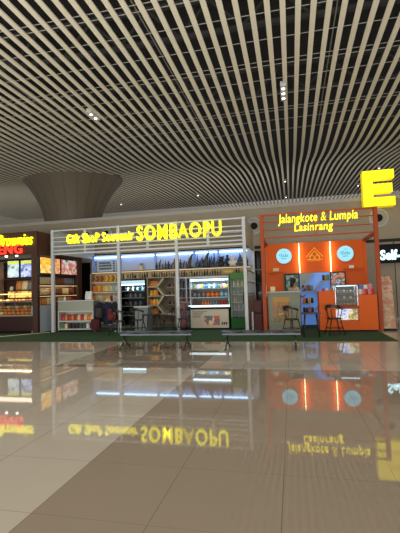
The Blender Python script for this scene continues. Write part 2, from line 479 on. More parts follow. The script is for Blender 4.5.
def goods(kind, word, colour, x, y, z, w, d, h, where, group, cat=None, rz=0, name=None):
    me = goods_mesh(kind, w, d, h, CLR[colour])
    nm = name or word.replace(' ', '_')
    o = bpy.data.objects.new(nm, me); COL.objects.link(o)
    o.location = (x, y, z); o.rotation_euler = (0, 0, rz)
    tag(o, '%s %s %s' % (colour, word, where), cat or word.split()[-1], group)
    return o
def row(kind, word, colours, x0, x1, y, z, n, w, d, h, where, group, cat=None, jit=.15):
    for i in range(n):
        c = colours[(i*5 + (i//3)*2) % len(colours)]
        x = x0 + (x1-x0)*(i+.5)/n
        hh = h*(1 + [0, -.06, .04, -.03][i % 4]*(jit > 0))
        goods(kind, word, c, x, y, z, w, d, round(hh, 3), where, group, cat)

# ================================================================== GIFT SHOP KIOSK
GY0, GY1 = 13.35, 16.60
t = thing('gift_shop_kiosk', 'wide white framed gift shop kiosk with cool lit back wall', 'kiosk', (-5.1, 13.4, 0))
GZ = .012
for x in (-8.72, -6.05, -3.87, -1.5):
    MB().box(x-.055, x+.055, GY0, GY0+.11, GZ, 3.84, .008).build('post', M_WHITE, t)
for x in (-8.72, -1.5):
    MB().box(x-.05, x+.05, GY1-.1, GY1, GZ, 3.84, .008).build('post', M_WHITE, t)
for z, h in ((3.80, .05), (3.54, .04), (3.38, .04), (3.20, .045), (3.05, .045), (2.92, .06)):
    MB().box(-8.72, -1.5, GY0+.02, GY0+.07, z-h/2, z+h/2).build('fascia_rail', M_WHITE, t)
for x in (-7.4, -4.95, -2.75):
    MB().box(x-.05, x+.05, GY0+.075, GY0+.11, 2.9, 3.8).build('fascia_stile', M_WHITE, t)
MB().box(-8.72, -1.5, GY1-.08, GY1, 3.76, 3.84).build('roof_beam', M_WHITE, t)
for x in (-8.72, -6.05, -3.87, -1.5): MB().box(x-.03, x+.03, GY0+.12, GY1-.1, 3.77, 3.83).build('roof_beam', M_WHITE, t)
MB().box(-8.76, -8.70, GY0+.12, GY1-.1, 2.95, 3.76).build('side_fascia', M_WPAN, t)
MB().box(-1.53, -1.47, GY0+.12, GY1-.1, 2.95, 3.76).build('side_fascia', M_CREAM, t)
# right side: lattice window over solid panel
MB().box(-1.53, -1.48, GY0+.12, GY1-.1, .02, 1.15).build('side_panel', M_CREAM, t)
bm = MB()
for z in (1.2, 1.62, 2.03): bm.box(-1.525, -1.485, GY0+.5, GY1-.1, z, z+.05)
for y in (13.9, 14.5, 15.1, 15.7, 16.35): bm.box(-1.525, -1.485, y, y+.07, 1.2, 2.08)
bm.build('lattice_window', M_WHITE, t)
# back wall
MB().box(-8.67, -1.55, GY1-.1, GY1-.04, .02, 3.10).build('back_panel', mat('pale_back_panel', rgb(176, 188, 206), .5), t)
for x in (-8.67, -7.36, -5.72, -3.98, -2.95):
    MB().box(x-.04, x+.04, GY1-.16, GY1-.1, 2.36, 3.08).build('wall_stile', mat('pale_blue_stile', rgb(120, 160, 210), .4), t)
segs = [(-8.60, -7.42), (-7.30, -5.78), (-5.66, -4.04), (-3.92, -3.0), (-2.9, -1.75)]
for a, b in segs:
    MB().box(a, b, GY1-.16, GY1-.13, 2.97, 3.01).build('led_strip', M_LED, t)
    area = area_light('led_light', ((a+b)/2, GY1-.3, 3.0), (0, .5, -1), b-a, .05, 2.4, (.09, .30, 1))
MB().box(-8.62, -1.56, GY1-.42, GY1-.1, 2.325, 2.35).build('ledge', mat('ledge_board', rgb(120, 116, 108), .5), t)
MB().box(-8.6, -1.6, GY1-.40, GY1-.36, 2.29, 2.31).build('led_strip', mat('dim_warm_led', (1, .8, .4, 1), .5, emit=(1, .66, .3, 1), es=.7), t)
# back lower cladding tint
bm = MB().box(-8.6, -1.56, 15.0, 16.5, GZ, .03); bm.build('kiosk_floor', M_GREY, t)

# lettering
lettering('shop_sign', 'smaller lit yellow lettering at the left of the white kiosk fascia', 'sign', 'Gift ShoP Souvenir', -8.08, -5.42, 3.27, 3.62, 13.31, .07, M_YEL, .004, track=.08)
lettering('shop_sign', 'large lit yellow capital lettering on the white gift shop fascia', 'sign', 'SOMBAOPU', -5.30, -2.23, 3.22, 3.75, 13.29, .10, M_YEL, .014, track=.10, special={4: M_YELDIM})

# left unit A: wall shelf behind the counter
t = thing('snack_shelf', 'tall cream shelf unit of snacks and books at left of gift shop back wall', 'shelf', (-8.0, 16.3, GZ))
for x in (-8.62, -7.33): MB().box(x-.025, x+.025, 16.1, 16.48, GZ, 2.28).build('side_board', M_SHELF, t)
for z in (.35, .98, 1.47, 1.90): MB().box(-8.6, -7.35, 16.1, 16.48, z-.02, z+.02).build('shelf_board', M_SHELF, t)
MB().box(-8.6, -7.35, 16.45, 16.49, .02, 2.27).build('back_board', M_CREAM, t)
for z in (1.89, 1.46): MB().box(-8.55, -7.4, 16.12, 16.15, z-.032, z-.022).build('led_strip', MATS['dim_warm_led'], t)
G = 'goods on the left wall shelf'
for k in range(3):
    row('roll', 'snack roll', ['golden brown', 'orange', 'brown', 'yellow', 'golden brown', 'brown'], -8.5+.05*(k % 2), -7.45+.05*(k % 2), 16.28, 1.922+k*.083, 10, .085, .25, .085, 'piled on the top board of the left wall shelf', G, 'snack', 0)
row('box', 'boxed snack', ['orange', 'white', 'pale blue', 'white', 'yellow', 'orange'], -8.55, -7.4, 16.25, 1.492, 10, .10, .16, .24, 'on the second board of the left wall shelf', G, 'snack')
row('box', 'boxed snack', ['orange', 'yellow', 'white', 'white', 'red', 'yellow', 'cream'], -8.55, -7.4, 16.25, 1.002, 10, .10, .16, .30, 'on the third board of the left wall shelf', G, 'snack')
# framed sign of dark strokes standing on the ledge
t = thing('framed_sign', 'white framed board with rows of dark script on the left end of the ledge', 'sign', (-8.0, 16.3, 2.35))
MB().box(-8.52, -7.5, 16.30, 16.33, 2.352, 2.86).build('sign_board', mat('pale_board', rgb(176, 196, 224), .6), t)
bm = MB()
for r, z in enumerate((2.74, 2.62, 2.49)):
    x = -8.3
    while x < -7.75:
        wd = random.uniform(.03, .07); bm.box(x, x+wd, 16.292, 16.30, z-.04, z+.04); x += wd + .02
bm.build('dark_writing', M_BAND, t)
bm = MB()
for x in (-8.46, -7.6):
    for z in (2.4, 2.5, 2.6, 2.7, 2.79): bm.box(x-.03, x+.04, 16.292, 16.30, z-.03, z+.03)
bm.build('dark_emblem', M_BAND, t)
# wrapped gift, hat and boats on ledge
goods('box', 'small box', 'cream', -6.32, 16.3, 2.35, .16, .14, .2, 'alone on the ledge above the dark chiller', 'keepsakes on the ledge')
goods('bun', 'folded cloth', 'grey', -6.32, 16.3, 2.55, .16, .12, .12, 'on the small cream box on the ledge', 'keepsakes on the ledge', 'cloth')
LG = 'keepsakes on the ledge'
for i in range(12):
    x = -5.62 + i*.133
    goods(['statuette', 'dagger', 'statuette', 'sailboat'][i % 4], ['statuette', 'blade keepsake', 'statuette', 'sailboat model'][i % 4], ['black', 'black', 'brown', 'dark blue'][i % 4],
          x, 16.3, 2.35, .15, .12, [.28, .44, .24, .40, .34][i % 5], 'on the ledge above the hexagonal shelf', LG)
for i in range(14):
    x = -3.88 + i*.072
    goods(['dagger', 'sailboat', 'statuette'][i % 3], ['blade keepsake', 'sailboat model', 'statuette'][i % 3], ['black', 'dark blue', 'black', 'dark blue'][i % 4],
          x, 16.3 - .05*(i % 2), 2.35, .12 if i % 5 else .2, .11, [.34, .60, .30, .44, .5][i % 5], 'on the ledge above the lit chiller', LG)
for i, (x, w_, h_) in enumerate([(-2.80, .34, .44), (-2.55, .24, .5), (-2.32, .36, .46), (-2.03, .34, .56), (-1.76, .18, .38)]):
    goods(['plush', 'statuette', 'plush', 'sailboat', 'statuette'][i], ['cow plush', 'horse statuette', 'cow plush', 'sailboat model', 'horse statuette'][i], ['black', 'black', 'white', 'black', 'black'][i],
          x, 16.3, 2.35, w_, .2, h_, 'at the right end of the ledge', LG)
for x, h_, lb in ((-4.12, .62, 'tall dark curved blade standing left of the others above the narrow white shelf'), (-3.42, .68, 'tallest dark curved blade, standing above the lit fridge canopy')):
    o = bpy.data.objects.new('blade_keepsake', goods_mesh('dagger', .30, .22, h_, CLR['black'])); COL.objects.link(o)
    o.location = (x, 16.18, 2.35); tag(o, lb, 'keepsake', 'keepsakes on the ledge')
# second, lower shelf of upright keepsakes under the ledge
t = thing('keepsake_shelf', 'long cream backed shelf of upright keepsakes just under the ledge', 'shelf', (-3.7, 16.3, 2.0))
MB().box(-7.28, -1.62, 16.44, 16.49, 2.0, 2.28).build('shelf_back', mat('cream_lit_board', rgb(196, 180, 142), .6), t)
MB().box(-7.28, -1.62, 16.32, 16.44, 2.0, 2.02).build('shelf_board', M_SHELF, t)
for i in range(50):
    x = -7.2+i*.111
    if -2.78 < x < -2.26: continue
    kd, wd_ = [('statuette', 'statuette'), ('bottle', 'bottle'), ('statuette', 'statuette'), ('dagger', 'blade keepsake')][i % 4]
    goods(kd, wd_, ['black', 'cream', 'brown', 'dark blue', 'black'][i % 5] if x < -5.8 else ['black', 'dark blue', 'brown', 'black', 'black'][i % 5], x, 16.375, 2.02, .075, .06, [.22, .25, .18][i % 3], 'on the long shelf just under the ledge', 'keepsakes on the shelf under the ledge')
b_ = MB().ball((-2.52, 16.36, 2.15), .22, .04, .12, 20, 10)
b_.build('straw_fan', mat('straw', rgb(214, 190, 130), .8, noise=.2, nscale=40), origin=(-2.52, 16.36, 2.02), label='pale oval straw fan at the right end of the shelf under the ledge', cat='fan')

def shelf_unit(name, label, cat, x0, x1, y0, y1, z1, boards, m_in, m_out, led=(), base=None, strip=M_LEDF, power=0):
    t = thing(name, label, cat, ((x0+x1)/2, y0, GZ))
    for x in (x0, x1-.04): MB().box(x, x+.04, y0, y1, GZ, z1).build('side_board', m_out, t)
    MB().box(x0+.04, x1-.04, y1-.04, y1, GZ, z1).build('back_board', m_in, t)
    MB().box(x0, x1, y0, y1, z1, z1+.05).build('top_board', m_out, t)
    for z in boards: MB().box(x0+.04, x1-.04, y0+.04, y1-.04, z-.015, z+.015).build('shelf_board', m_in if m_in is not M_BLUEDARK else M_GREY, t)
    for z in led:
        MB().box(x0+.06, x1-.06, y0+.01, y0+.04, z-.02, z+.02).build('led_strip', strip, t)
        if power: area_light('shelf_light', ((x0+x1)/2, y0+.08, z-.03), (0, .6, -1), x1-x0-.15, .04, power, (.7, .88, 1))
    return t
# unit B dark chiller
t = shelf_unit('display_chiller', 'tall dark open chiller left of the hexagonal shelf', 'chiller', -6.98, -5.84, 15.5, 16.3, 1.90, (.45, .83, 1.17, 1.46), M_BLUEDARK, M_BLACK, (1.72,), power=5)
MB().box(-6.94, -5.88, 15.50, 15.53, 1.74, 1.89).build('chiller_header', mat('pale_header', rgb(180, 214, 226), .4, emit=(.5, .8, 1, 1), es=.5), t)
for z, cs in ((1.475, ['dark blue', 'white', 'black', 'pale blue']), (1.185, ['black', 'dark blue', 'grey', 'dark blue']), (.845, ['dark blue', 'grey', 'black']), (.465, ['black', 'dark blue'])):
    row('jar', 'jar', cs, -6.9, -5.92, 15.8, z, 9, .10, .1, .18, 'in the tall dark chiller', 'jars in the tall dark chiller')
# narrow white post-shelf between A and B
# unit C hexagonal shelf
t = thing('hexagonal_shelf', 'cream shelf unit with honeycomb shaped dividers', 'shelf', (-5.2, 15.6, GZ))
MB().box(-5.84, -4.60, 16.26, 16.3, GZ, 1.96).build('back_board', mat('taupe_board', rgb(120, 108, 92), .6), t)
MB().box(-5.84, -5.80, 15.62, 16.26, GZ, 1.96).build('side_board', M_SHELF, t)
MB().box(-4.64, -4.60, 15.62, 16.26, GZ, 1.96).build('side_board', M_SHELF, t)
MB().box(-5.84, -4.60, 15.62, 16.26, 1.96, 2.0).build('top_board', M_SHELF, t)
XL, XM, XR = -5.40, -5.12, -4.66
zs = [1.94, 1.60, 1.22, .84, .50]
bm = MB()
hexp = [(XM, 1.94), (XL, 1.60), (XM, 1.24), (XL, .84), (XM, .50), (XR+.02, .46)]
for a, b in zip(hexp, hexp[1:]): bm.bar(a, b, .07, 'y', 15.62, 16.26)
bm.bar((XM, 1.24), (XR, 1.24), .045, 'y', 15.62, 16.26)
bm.bar((XL, 1.60), (-5.8, 1.60), .045, 'y', 15.62, 16.26); bm.bar((XL, .84), (-5.8, .84), .045, 'y', 15.62, 16.26)
bm.bar((XM-.02, .50), (-5.8, .46), .045, 'y', 15.62, 16.26); bm.bar((-5.8, 1.22), (XM, 1.22), .03, 'y', 15.7, 16.26)
bm.build('honeycomb_divider', mat('light_divider', rgb(180, 174, 156), .5), t)
MB().box(-5.05, -4.7, 15.8, 16.2, 1.56, 1.58).box(-5.05, -4.7, 15.8, 16.2, .84, .86).build('shelf_board', M_SHELF, t)
HG = 'goods on the hexagonal shelf'
for z, c, n in ((1.625, ['golden brown', 'orange'], 5), (1.245, ['yellow', 'orange'], 4), (.865, ['orange', 'yellow', 'orange'], 5), (.485, ['orange', 'golden brown'], 4)):
    row('pouch', 'snack pouch', c, -5.78, -5.42, 15.85, z, n, .085, .08, .22, 'in the left bays of the hexagonal shelf', HG)
for z in (1.585, 1.265, .865):
    row('jar', 'dark jar', ['black', 'brown', 'grey'], -5.0, -4.72, 15.95, z, 3, .085, .08, .13, 'in the honeycomb bays of the hexagonal shelf', HG, 'jar')
# unit D narrow white grid
t = shelf_unit('narrow_shelf', 'narrow white shelf with dark goods right of the honeycomb', 'shelf', -4.50, -3.74, 15.5, 16.1, 1.90, (.5, .95, 1.12, 1.5), mat('blue_white', rgb(150, 168, 190), .5), M_WHITE)
MB().box(-4.14, -4.10, 15.5, 16.05, 1.12, 1.9).build('divider', M_WHITE, t)
for z in (1.515, 1.135):
    row('box', 'dark box', ['black', 'dark blue'], -4.45, -3.8, 15.75, z, 4, .12, .1, .28, 'on the narrow white shelf', 'goods on the narrow white shelf', 'box')
row('jar', 'jar', ['orange', 'red', 'cream', 'red'], -4.45, -3.8, 15.75, .965, 6, .09, .1, .13, 'on the narrow white shelf', 'goods on the narrow white shelf', 'jar')
# red stand beside it
t = thing('poster_stand', 'slim red stand left of the low display fridge', 'stand', (-3.86, 14.0, GZ))
MB().box(-3.95, -3.75, 13.98, 14.04, .08, .95, .01).build('stand_panel', M_RED, t)
MB().box(-3.97, -3.73, 13.9, 14.12, GZ, .07, .01).build('stand_base', M_BLACK, t)
# unit E open display fridge
x0, x1, y0, y1 = -3.62, -2.17, 13.95, 14.65
t = thing('display_fridge', 'white open front display fridge with lit canopy and poster on its base', 'fridge', ((x0+x1)/2, y0, GZ))
MB().box(x0, x1, y0, y1, .02, .80, .01).build('base_cabinet', M_BLACK, t)
MB().box(x0+.05, x1-.03, y0-.02, y0, .07, .72).build('front_panel', M_CREAM, t)
MB().box(x0-.02, x1+.02, y0-.03, y0+.01, .80, .87).build('front_led', mat('dim_fridge_led', (1, 1, 1, 1), .5, emit=(.6, .86, 1, 1), es=1.3), t)
MB().box(x0, x1, y1-.05, y1, .8, 1.84).build('back_board', M_FRIDGE, t)
for x in (x0, x1-.04): MB().prism([(y0+.2, .8), (y1-.05, .8), (y1-.05, 1.84), (y0+.12, 1.84), (y0+.08, 1.6)], 'x', x, x+.04).build('side_wall', M_WHITE, t)
MB().box(x0, x1, y0+.08, y1, 1.84, 1.90, .01).build('canopy', M_WHITE, t)
MB().box(x0+.05, x1-.05, y0+.10, y0+.14, 1.74, 1.80).build('canopy_led', M_LEDF, t)
area_light('fridge_light', ((x0+x1)/2, y0+.2, 1.68), (0, .5, -1), 1.3, .05, 4, (.7, .88, 1))
for z in (1.46, 1.14): MB().box(x0+.04, x1-.04, y0+.15, y1-.05, z-.012, z+.012).build('shelf_board', M_WHITE, t)
MB().box(x0+.04, x1-.04, y0+.02, y1-.05, .80, .82).build('tray', M_FRIDGE, t)
bm = MB()
for r, (z, wd) in enumerate(((.65, .5), (.60, .42), (.56, .36), (.50, .26), (.46, .26))):
    x = x0+.12
    while x < x0+.12+wd:
        l = random.uniform(.03, .08); bm.box(x, x+l, y0-.024, y0-.02, z-.012, z+.012); x += l+.018
bm.build('panel_writing', mat('grey_ink', rgb(90, 84, 76), .6), t)
MB().box(x0+.55, x0+1.10, y0-.024, y0-.02, .17, .5).build('panel_picture', picture('food_collage', [rgb(196, 60, 50), rgb(216, 190, 160), rgb(90, 96, 100), rgb(206, 110, 80), rgb(70, 76, 84)], 9, vor=True), t)
bm = MB()
for k in range(3): bm.box(x0+1.17+k*.07, x0+1.22+k*.07, y0-.024, y0-.02, .18, .27)
bm.build('panel_mark', M_BAND, t)
FG = 'goods in the low display fridge'
row('pouch', 'drink pack', ['green', 'yellow', 'pale blue', 'blue', 'white', 'pink', 'grey', 'grey'], x0+.08, x1-.08, y0+.35, 1.474, 14, .085, .08, .15, 'on the top shelf of the display fridge', FG)
row('bun', 'bread bag', ['grey', 'golden brown', 'orange', 'golden brown', 'pale blue'], x0+.06, x1-.06, y0+.35, 1.154, 8, .17, .2, .2, 'on the middle shelf of the display fridge', FG)
row('bottle', 'bottle', ['brown', 'red', 'orange', 'brown', 'grey'], x0+.08, x1-.06, y0+.36, .822, 13, .08, .08, .22, 'in the bottom tray of the display fridge', FG)
# unit F green fridge
x0, x1, y0, y1 = -2.11, -1.60, 13.9, 14.5
t = thing('glass_door_fridge', 'tall green glass door fridge at the right end of the gift shop', 'fridge', ((x0+x1)/2, y0, GZ))
MB().box(x0, x0+.05, y0, y1, .02, 1.97).box(x1-.05, x1, y0, y1, .02, 1.97).box(x0, x1, y1-.05, y1, .02, 1.97).build('body', M_GRN, t)
MB().box(x0, x1, y0-.02, y1, .04, .42, .01).build('bottom_grille', M_GRN, t)
MB().box(x0, x1, y0-.02, y1, 1.76, 1.98, .01).build('header', mat('green_header', (.02, .11, .012, 1), .55, emit=(.12, .5, .02, 1), es=.06), t)
MB().box(x0+.05, x1-.05, y1-.08, y1-.05, .42, 1.76).build('lining', mat('fridge_lining', rgb(44, 56, 50), .5), t)
for z in (.68, .95, 1.22, 1.49): MB().box(x0+.05, x1-.05, y0+.05, y1-.08, z-.01, z+.01).build('shelf_board', M_GREY, t)
dr = MB().box(x0+.01, x1-.01, y0-.015, y0-.003, .43, 1.75).build('glass_door', M_GLASS, t)
MB().box(x1-.06, x1-.035, y0-.05, y0-.015, .9, 1.3, .005).build('door_handle', M_BLACK, dr)
for z, c in ((.43, ['dark blue', 'black']), (.695, ['grey', 'dark blue']), (.965, ['golden brown', 'dark green', 'brown']), (1.235, ['grey', 'dark green']), (1.505, ['white', 'yellow', 'green'])):
    row('bottle', 'drink bottle', c, x0+.07, x1-.07, y0+.2, z, 5, .065, .06, .2, 'in the green glass door fridge', 'drinks in the green fridge')

# front counter of gift shop, at left
x0, x1, y0, y1 = -8.64, -7.18, 13.55, 14.1
t = thing('shop_counter', 'white counter with two open shelves of snacks at the gift shop left front', 'counter', ((x0+x1)/2, y0, GZ))
MB().box(x0, x1, y0+.02, y1, .78, 1.13).build('upper_panel', mat('frosted_panel', rgb(146, 152, 138), .3), t)
MB().box(x0-.02, x1+.02, y0, y1+.02, 1.13, 1.17, .008).build('counter_top', M_WHITE, t)
for x in (x0, x1-.04): MB().box(x, x+.04, y0+.02, y1, .05, .78).build('side_board', M_WPAN, t)
MB().box(x0+.04, x1-.04, y1-.04, y1, .05, .78).build('back_board', M_WPAN, t)
for z in (.10, .40, .76): MB().box(x0+.02, x1-.02, y0, y1-.04, z-.02, z+.02).build('shelf_board', M_WPAN, t)
MB().box(x0+.03, x1-.03, y0+.05, y1-.05, GZ, .07).build('plinth', M_BLACK, t)
CG = 'packs on the front counter shelves'
row('pouch', 'snack pack', ['red', 'red', 'orange', 'cream', 'red', 'golden brown'], x0+.06, x1-.06, y0+.18, .42, 10, .12, .12, .22, 'on the upper shelf of the front counter', CG)
row('box', 'snack box', ['green', 'black', 'dark blue', 'black', 'white', 'cream', 'dark green'], x0+.06, x1-.06, y0+.18, .12, 9, .12, .14, .19, 'on the lower shelf of the front counter', CG)
goods('pouch', 'cloth bag', 'white', -7.5, 13.85, 1.17, .26, .2, .32, 'standing on the right end of the front counter', 'things on the front counter', 'bag')
goods('bottle', 'pump bottle', 'white', -8.45, 13.75, 1.17, .08, .07, .16, 'standing on the left end of the front counter', 'things on the front counter', 'bottle')
# blue white side panel of neighbouring kiosk is built with that kiosk

# garment rack with jackets and bags
t = thing('garment_rack', 'low dark rack loaded with jackets and bags beside the front counter', 'rack', (-6.7, 13.75, GZ))
bm = MB().tube((-7.1, 13.7, GZ), (-7.1, 13.7, 1.08), .018).tube((-6.28, 13.7, GZ), (-6.28, 13.7, 1.08), .018).tube((-7.14, 13.7, 1.08), (-6.24, 13.7, 1.08), .018)
for x in (-7.1, -6.28): bm.box(x-.03, x+.03, 13.5, 13.95, GZ, .04)
bm.tube((-7.1, 13.7, .25), (-6.28, 13.7, .25), .012)
bm.build('rack_frame', M_STEEL, t)
def jacket(x, y, z, w, h, m, label, rz=0):
    b = MB(); n = 14
    rings = []
    for f, a, d in ((0, .16, .10), (.06, .40, .16), (.14, .52, .18), (.45, .46, .17), (.8, .50, .20), (1, .54, .22)):
        rings.append([b.bm.verts.new((a*w*math.cos(2*PI*i/n), d*.5*math.sin(2*PI*i/n)*(1+.25*math.sin(5*i+f*6)), -f*h)) for i in range(n)])
    for p, q in zip(rings, rings[1:]):
        for k in range(n):
            f = b.bm.faces.new((p[k], q[k], q[(k+1) % n], p[(k+1) % n])); f.smooth = True
    b.bm.faces.new(rings[0]); b.bm.faces.new(rings[-1])
    for s_ in (-1, 1):      # sleeves
        b.tube((s_*.44*w, 0, -.12*h), (s_*.60*w, -.04, -.85*h), .065, .045, 10)
    o = b.build('jacket', m, label=label, cat='jacket', group='jackets on the rack')
    o.location = (x, y, z); o.rotation_euler = (0, 0, rz)
M_NAVY = mat('navy_cloth', rgb(22, 26, 46), .9, noise=.3, nscale=9)
jacket(-6.97, 13.7, 1.07, .30, .72, M_NAVY, 'navy blue jacket hanging at the left of the rack', .5)
jacket(-6.66, 13.7, 1.07, .30, .80, mat('blue_cloth', rgb(26, 38, 66), .9, noise=.3, nscale=9), 'blue jacket hanging in the middle of the rack', .3)
jacket(-6.38, 13.7, 1.07, .24, .66, mat('dark_cloth', rgb(26, 28, 44), .9, noise=.3, nscale=9), 'darkest jacket hanging at the right of the rack', -.2)
def backpack(x, y, z, m, label, w=.3, h=.42, d=.18, group=None):
    t = thing('backpack', label, 'bag', (x, y, z), group)
    MB().box(x-w/2, x+w/2, y-d/2, y+d/2, z, z+h, .05).build('bag_body', m, t)
    MB().box(x-w*.36, x+w*.36, y-d/2-.05, y-d/2+.01, z+.04, z+h*.5, .02).build('front_pocket', m, t)
    MB().path([(x-.04, y, z+h-.01), (x-.03, y, z+h+.05), (x+.03, y, z+h+.05), (x+.04, y, z+h-.01)], .01).build('handle', M_BLACK, t)
M_BAGR = mat('red_cloth', rgb(112, 22, 36), .8, noise=.2, nscale=10)
backpack(-6.36, 13.42, .42, M_BAGR, 'red backpack hanging on the front of the rack')
backpack(-7.0, 13.42, .08, mat('maroon_cloth', rgb(70, 18, 26), .8, noise=.2, nscale=10), 'maroon bag low at the left of the rack', .34, .4)
backpack(-6.86, 13.42, .52, mat('olive_cloth', rgb(58, 54, 44), .8, noise=.2, nscale=10), 'olive brown bag hanging at the left of the rack', .24, .36)
MB().lathe([(.16, 0), (.12, .01), (.10, .06), (.05, .10), (.01, .11)], (-6.66, 13.7, 1.10), 18).build('cap', CLR['cream'], origin=(-6.66, 13.7, 1.10), label='pale cap lying on top of the rack', cat='hat')

# cashier box
t = thing('cash_desk', 'pale grey box shaped desk with a bright top behind the round table', 'desk', (-5.3, 13.9, GZ))
MB().box(-5.62, -5.12, 13.75, 14.2, GZ, .84, .01).build('desk_body', mat('pale_grey', rgb(126, 134, 136), .5), t)
MB().box(-5.65, -5.09, 13.72, 14.23, .84, .89, .01).build('desk_top', M_WHITE, t)

# ---------------------------------------------------------------- cafe chairs and tables
def make_chair():
    t = thing('cafe_chair', 'x', 'chair', (0, 0, 0))
    MB().lathe([(.17, 0), (.205, .008), (.21, .022), (.19, .035), (.1, .03)], (0, 0, .44), 20).build('seat', M_DARK, t)
    for sx in (-1, 1):
        for sy in (-1, 1):
            top = (sx*.13, sy*.13, .445); bot = (sx*.22, sy*.21, 0)
            MB().tube(bot, top, .014, .018, 8).build('leg', M_DARK, t)
    b = MB()
    b.tube((-.19, -.185, .19), (.19, -.185, .19), .009, None, 6).tube((-.19, .18, .19), (.19, .18, .19), .009, None, 6)
    b.tube((-.19, -.185, .19), (-.19, .18, .19), .009, None, 6).tube((.19, -.185, .19), (.19, .18, .19), .009, None, 6)
    b.build('stretcher', M_DARK, t)
    # wrap-round backrest: curved band with spindles
    b = MB(); n = 14; R0 = .235; th = .018
    A = []
    for i in range(n+1):
        a = math.radians(-20 + 220*i/n)
        hh = .10 if 3 < i < 11 else .055
        zz = .70 + .06*math.sin(math.radians(220*i/n)*180/220)
        A.append([b.bm.verts.new((r*math.cos(a), r*math.sin(a)*.95, z)) for r, z in ((R0-th, zz), (R0+th, zz), (R0+th, zz+hh), (R0-th, zz+hh))])
    for p, q in zip(A, A[1:]):
        for k in range(4): b.bm.faces.new((p[k], p[(k+1) % 4], q[(k+1) % 4], q[k]))
    b.bm.faces.new(A[0]); b.bm.faces.new(A[-1])
    b.build('backrest', M_DARK, t)
    for a in (-15, 35, 90, 145, 195):
        a = math.radians(a)
        MB().tube((.17*math.cos(a), .17*math.sin(a), .46), (.235*math.cos(a), .224*math.sin(a), .74), .011, None, 6).build('back_spindle', M_DARK, t)
    return t
chair0 = make_chair(); first = True
def place_chair(x, y, rz, label, group):
    global first
    o = chair0 if first else copy_tree(chair0); first = False
    o.location = (x, y, GZ); o.rotation_euler = (0, 0, rz); o['label'] = label; o['group'] = group
GC = 'dark cafe chairs before the gift shop'; OC = 'dark cafe chairs before the orange kiosk'
place_chair(-5.62, 12.3, 1.35, 'dark wooden cafe chair at the left end, nearest the garment rack', GC)
place_chair(-5.12, 12.75, 1.2, 'dark wooden cafe chair tucked to the left side of the round table', GC)
place_chair(-4.05, 12.8, -1.4, 'dark wooden cafe chair right of the round table, below the honeycomb shelf', GC)
place_chair(-3.55, 12.95, -1.1, 'dark wooden cafe chair at the right end of the gift shop group', GC)
place_chair(-.05, 12.15, .9, 'dark wooden chair before the grey counter with food poster', OC)
place_chair(1.15, 12.2, .25, 'dark wooden chair before the orange counter', OC)
def cafe_table(x, y, r, h, label, square=False):
    t = thing('cafe_table', label, 'table', (x, y, GZ), 'dark cafe tables')
    if square: MB().box(x-r, x+r, y-r, y+r, h-.03, h, .008).build('table_top', M_DARK, t)
    else: MB().lathe([(r-.01, 0), (r, .01), (r, .025), (r-.01, .035)], (x, y, h-.035), 28).build('table_top', M_DARK, t)
    for sx in (-1, 1):
        for sy in (-1, 1):
            MB().tube((x+sx*r*.82, y+sy*r*.82, GZ), (x+sx*r*.6, y+sy*r*.6, h-.03), .015, .02, 8).build('leg', M_DARK, t)
cafe_table(-4.62, 12.75, .33, .66, 'dark round cafe table among the chairs before the gift shop')
cafe_table(.48, 11.75, .26, .68, 'dark square cafe table before the orange kiosk', True)

# ---------------------------------------------------------------- airport benches
def bench(x0, x1, y, label):
    t = thing('waiting_bench', label, 'bench', ((x0+x1)/2, y, 0), 'low metal waiting benches in front of the kiosks')
    z = .40
    n = 4; wd = (x1-x0)/n
    for k in range(n):
        a = x0 + k*wd + .012; b_ = a + wd - .024
        o = MB().box(a, b_, y-.22, y+.22, z-.012, z+.012, .01)
        o.tube((a, y-.22, z-.006), (b_, y-.22, z-.006), .02, None, 8)
        o.build('seat_pad', mat('bench_metal', rgb(70, 80, 92), .3, .7), t)
    MB().box(x0+.02, x1-.02, y-.04, y+.04, z-.09, z-.03, .006).build('beam', M_DKMET, t)
    for x in (x0+.14, x1-.14):
        b = MB().path([(x, y-.30, .02), (x, y-.12, .12), (x, y, .34)], .018).path([(x, y+.30, .02), (x, y+.12, .12), (x, y, .34)], .018)
        b.ball((x, y-.3, .012), .035, .035, .012).ball((x, y+.3, .012), .035, .035, .012)
        b.build('leg', M_DKMET, t)
bench(-4.33, -2.42, 9.55, 'low backless metal bench on the left, before the gift shop')
bench(-1.70, .17, 9.55, 'low backless metal bench on the right, before the gap and orange kiosk')

# ================================================================== ORANGE KIOSK
OY0, OY1 = 13.1, 15.35
t = thing('orange_kiosk', 'bright orange framed food kiosk with two glowing vertical strips', 'kiosk', (.87, 13.1, 0))
for x in (-.88, 2.60):
    MB().box(x-.06, x+.06, OY0, OY0+.12, GZ, 3.82, .008).build('post', M_ORANGED, t)
for z, h in ((3.79, .05), (3.55, .03), (3.29, .03), (3.04, .04)):
    MB().box(-.88, 2.60, OY0+.03, OY0+.08, z-h/2, z+h/2).build('fascia_rail', M_ORANGED, t)
for x in (-.88, 2.60):
    MB().box(x-.04, x+.04, OY0+.12, OY1, 2.98, 3.08).build('side_beam', M_ORANGED, t)
    MB().box(x-.05, x+.05, OY1-.1, OY1, GZ, 3.08).build('post', M_ORANGE, t)
MB().box(.80, .86, OY0+.085, OY0+.11, 3.04, 3.79).build('fascia_stile', M_ORANGED, t)
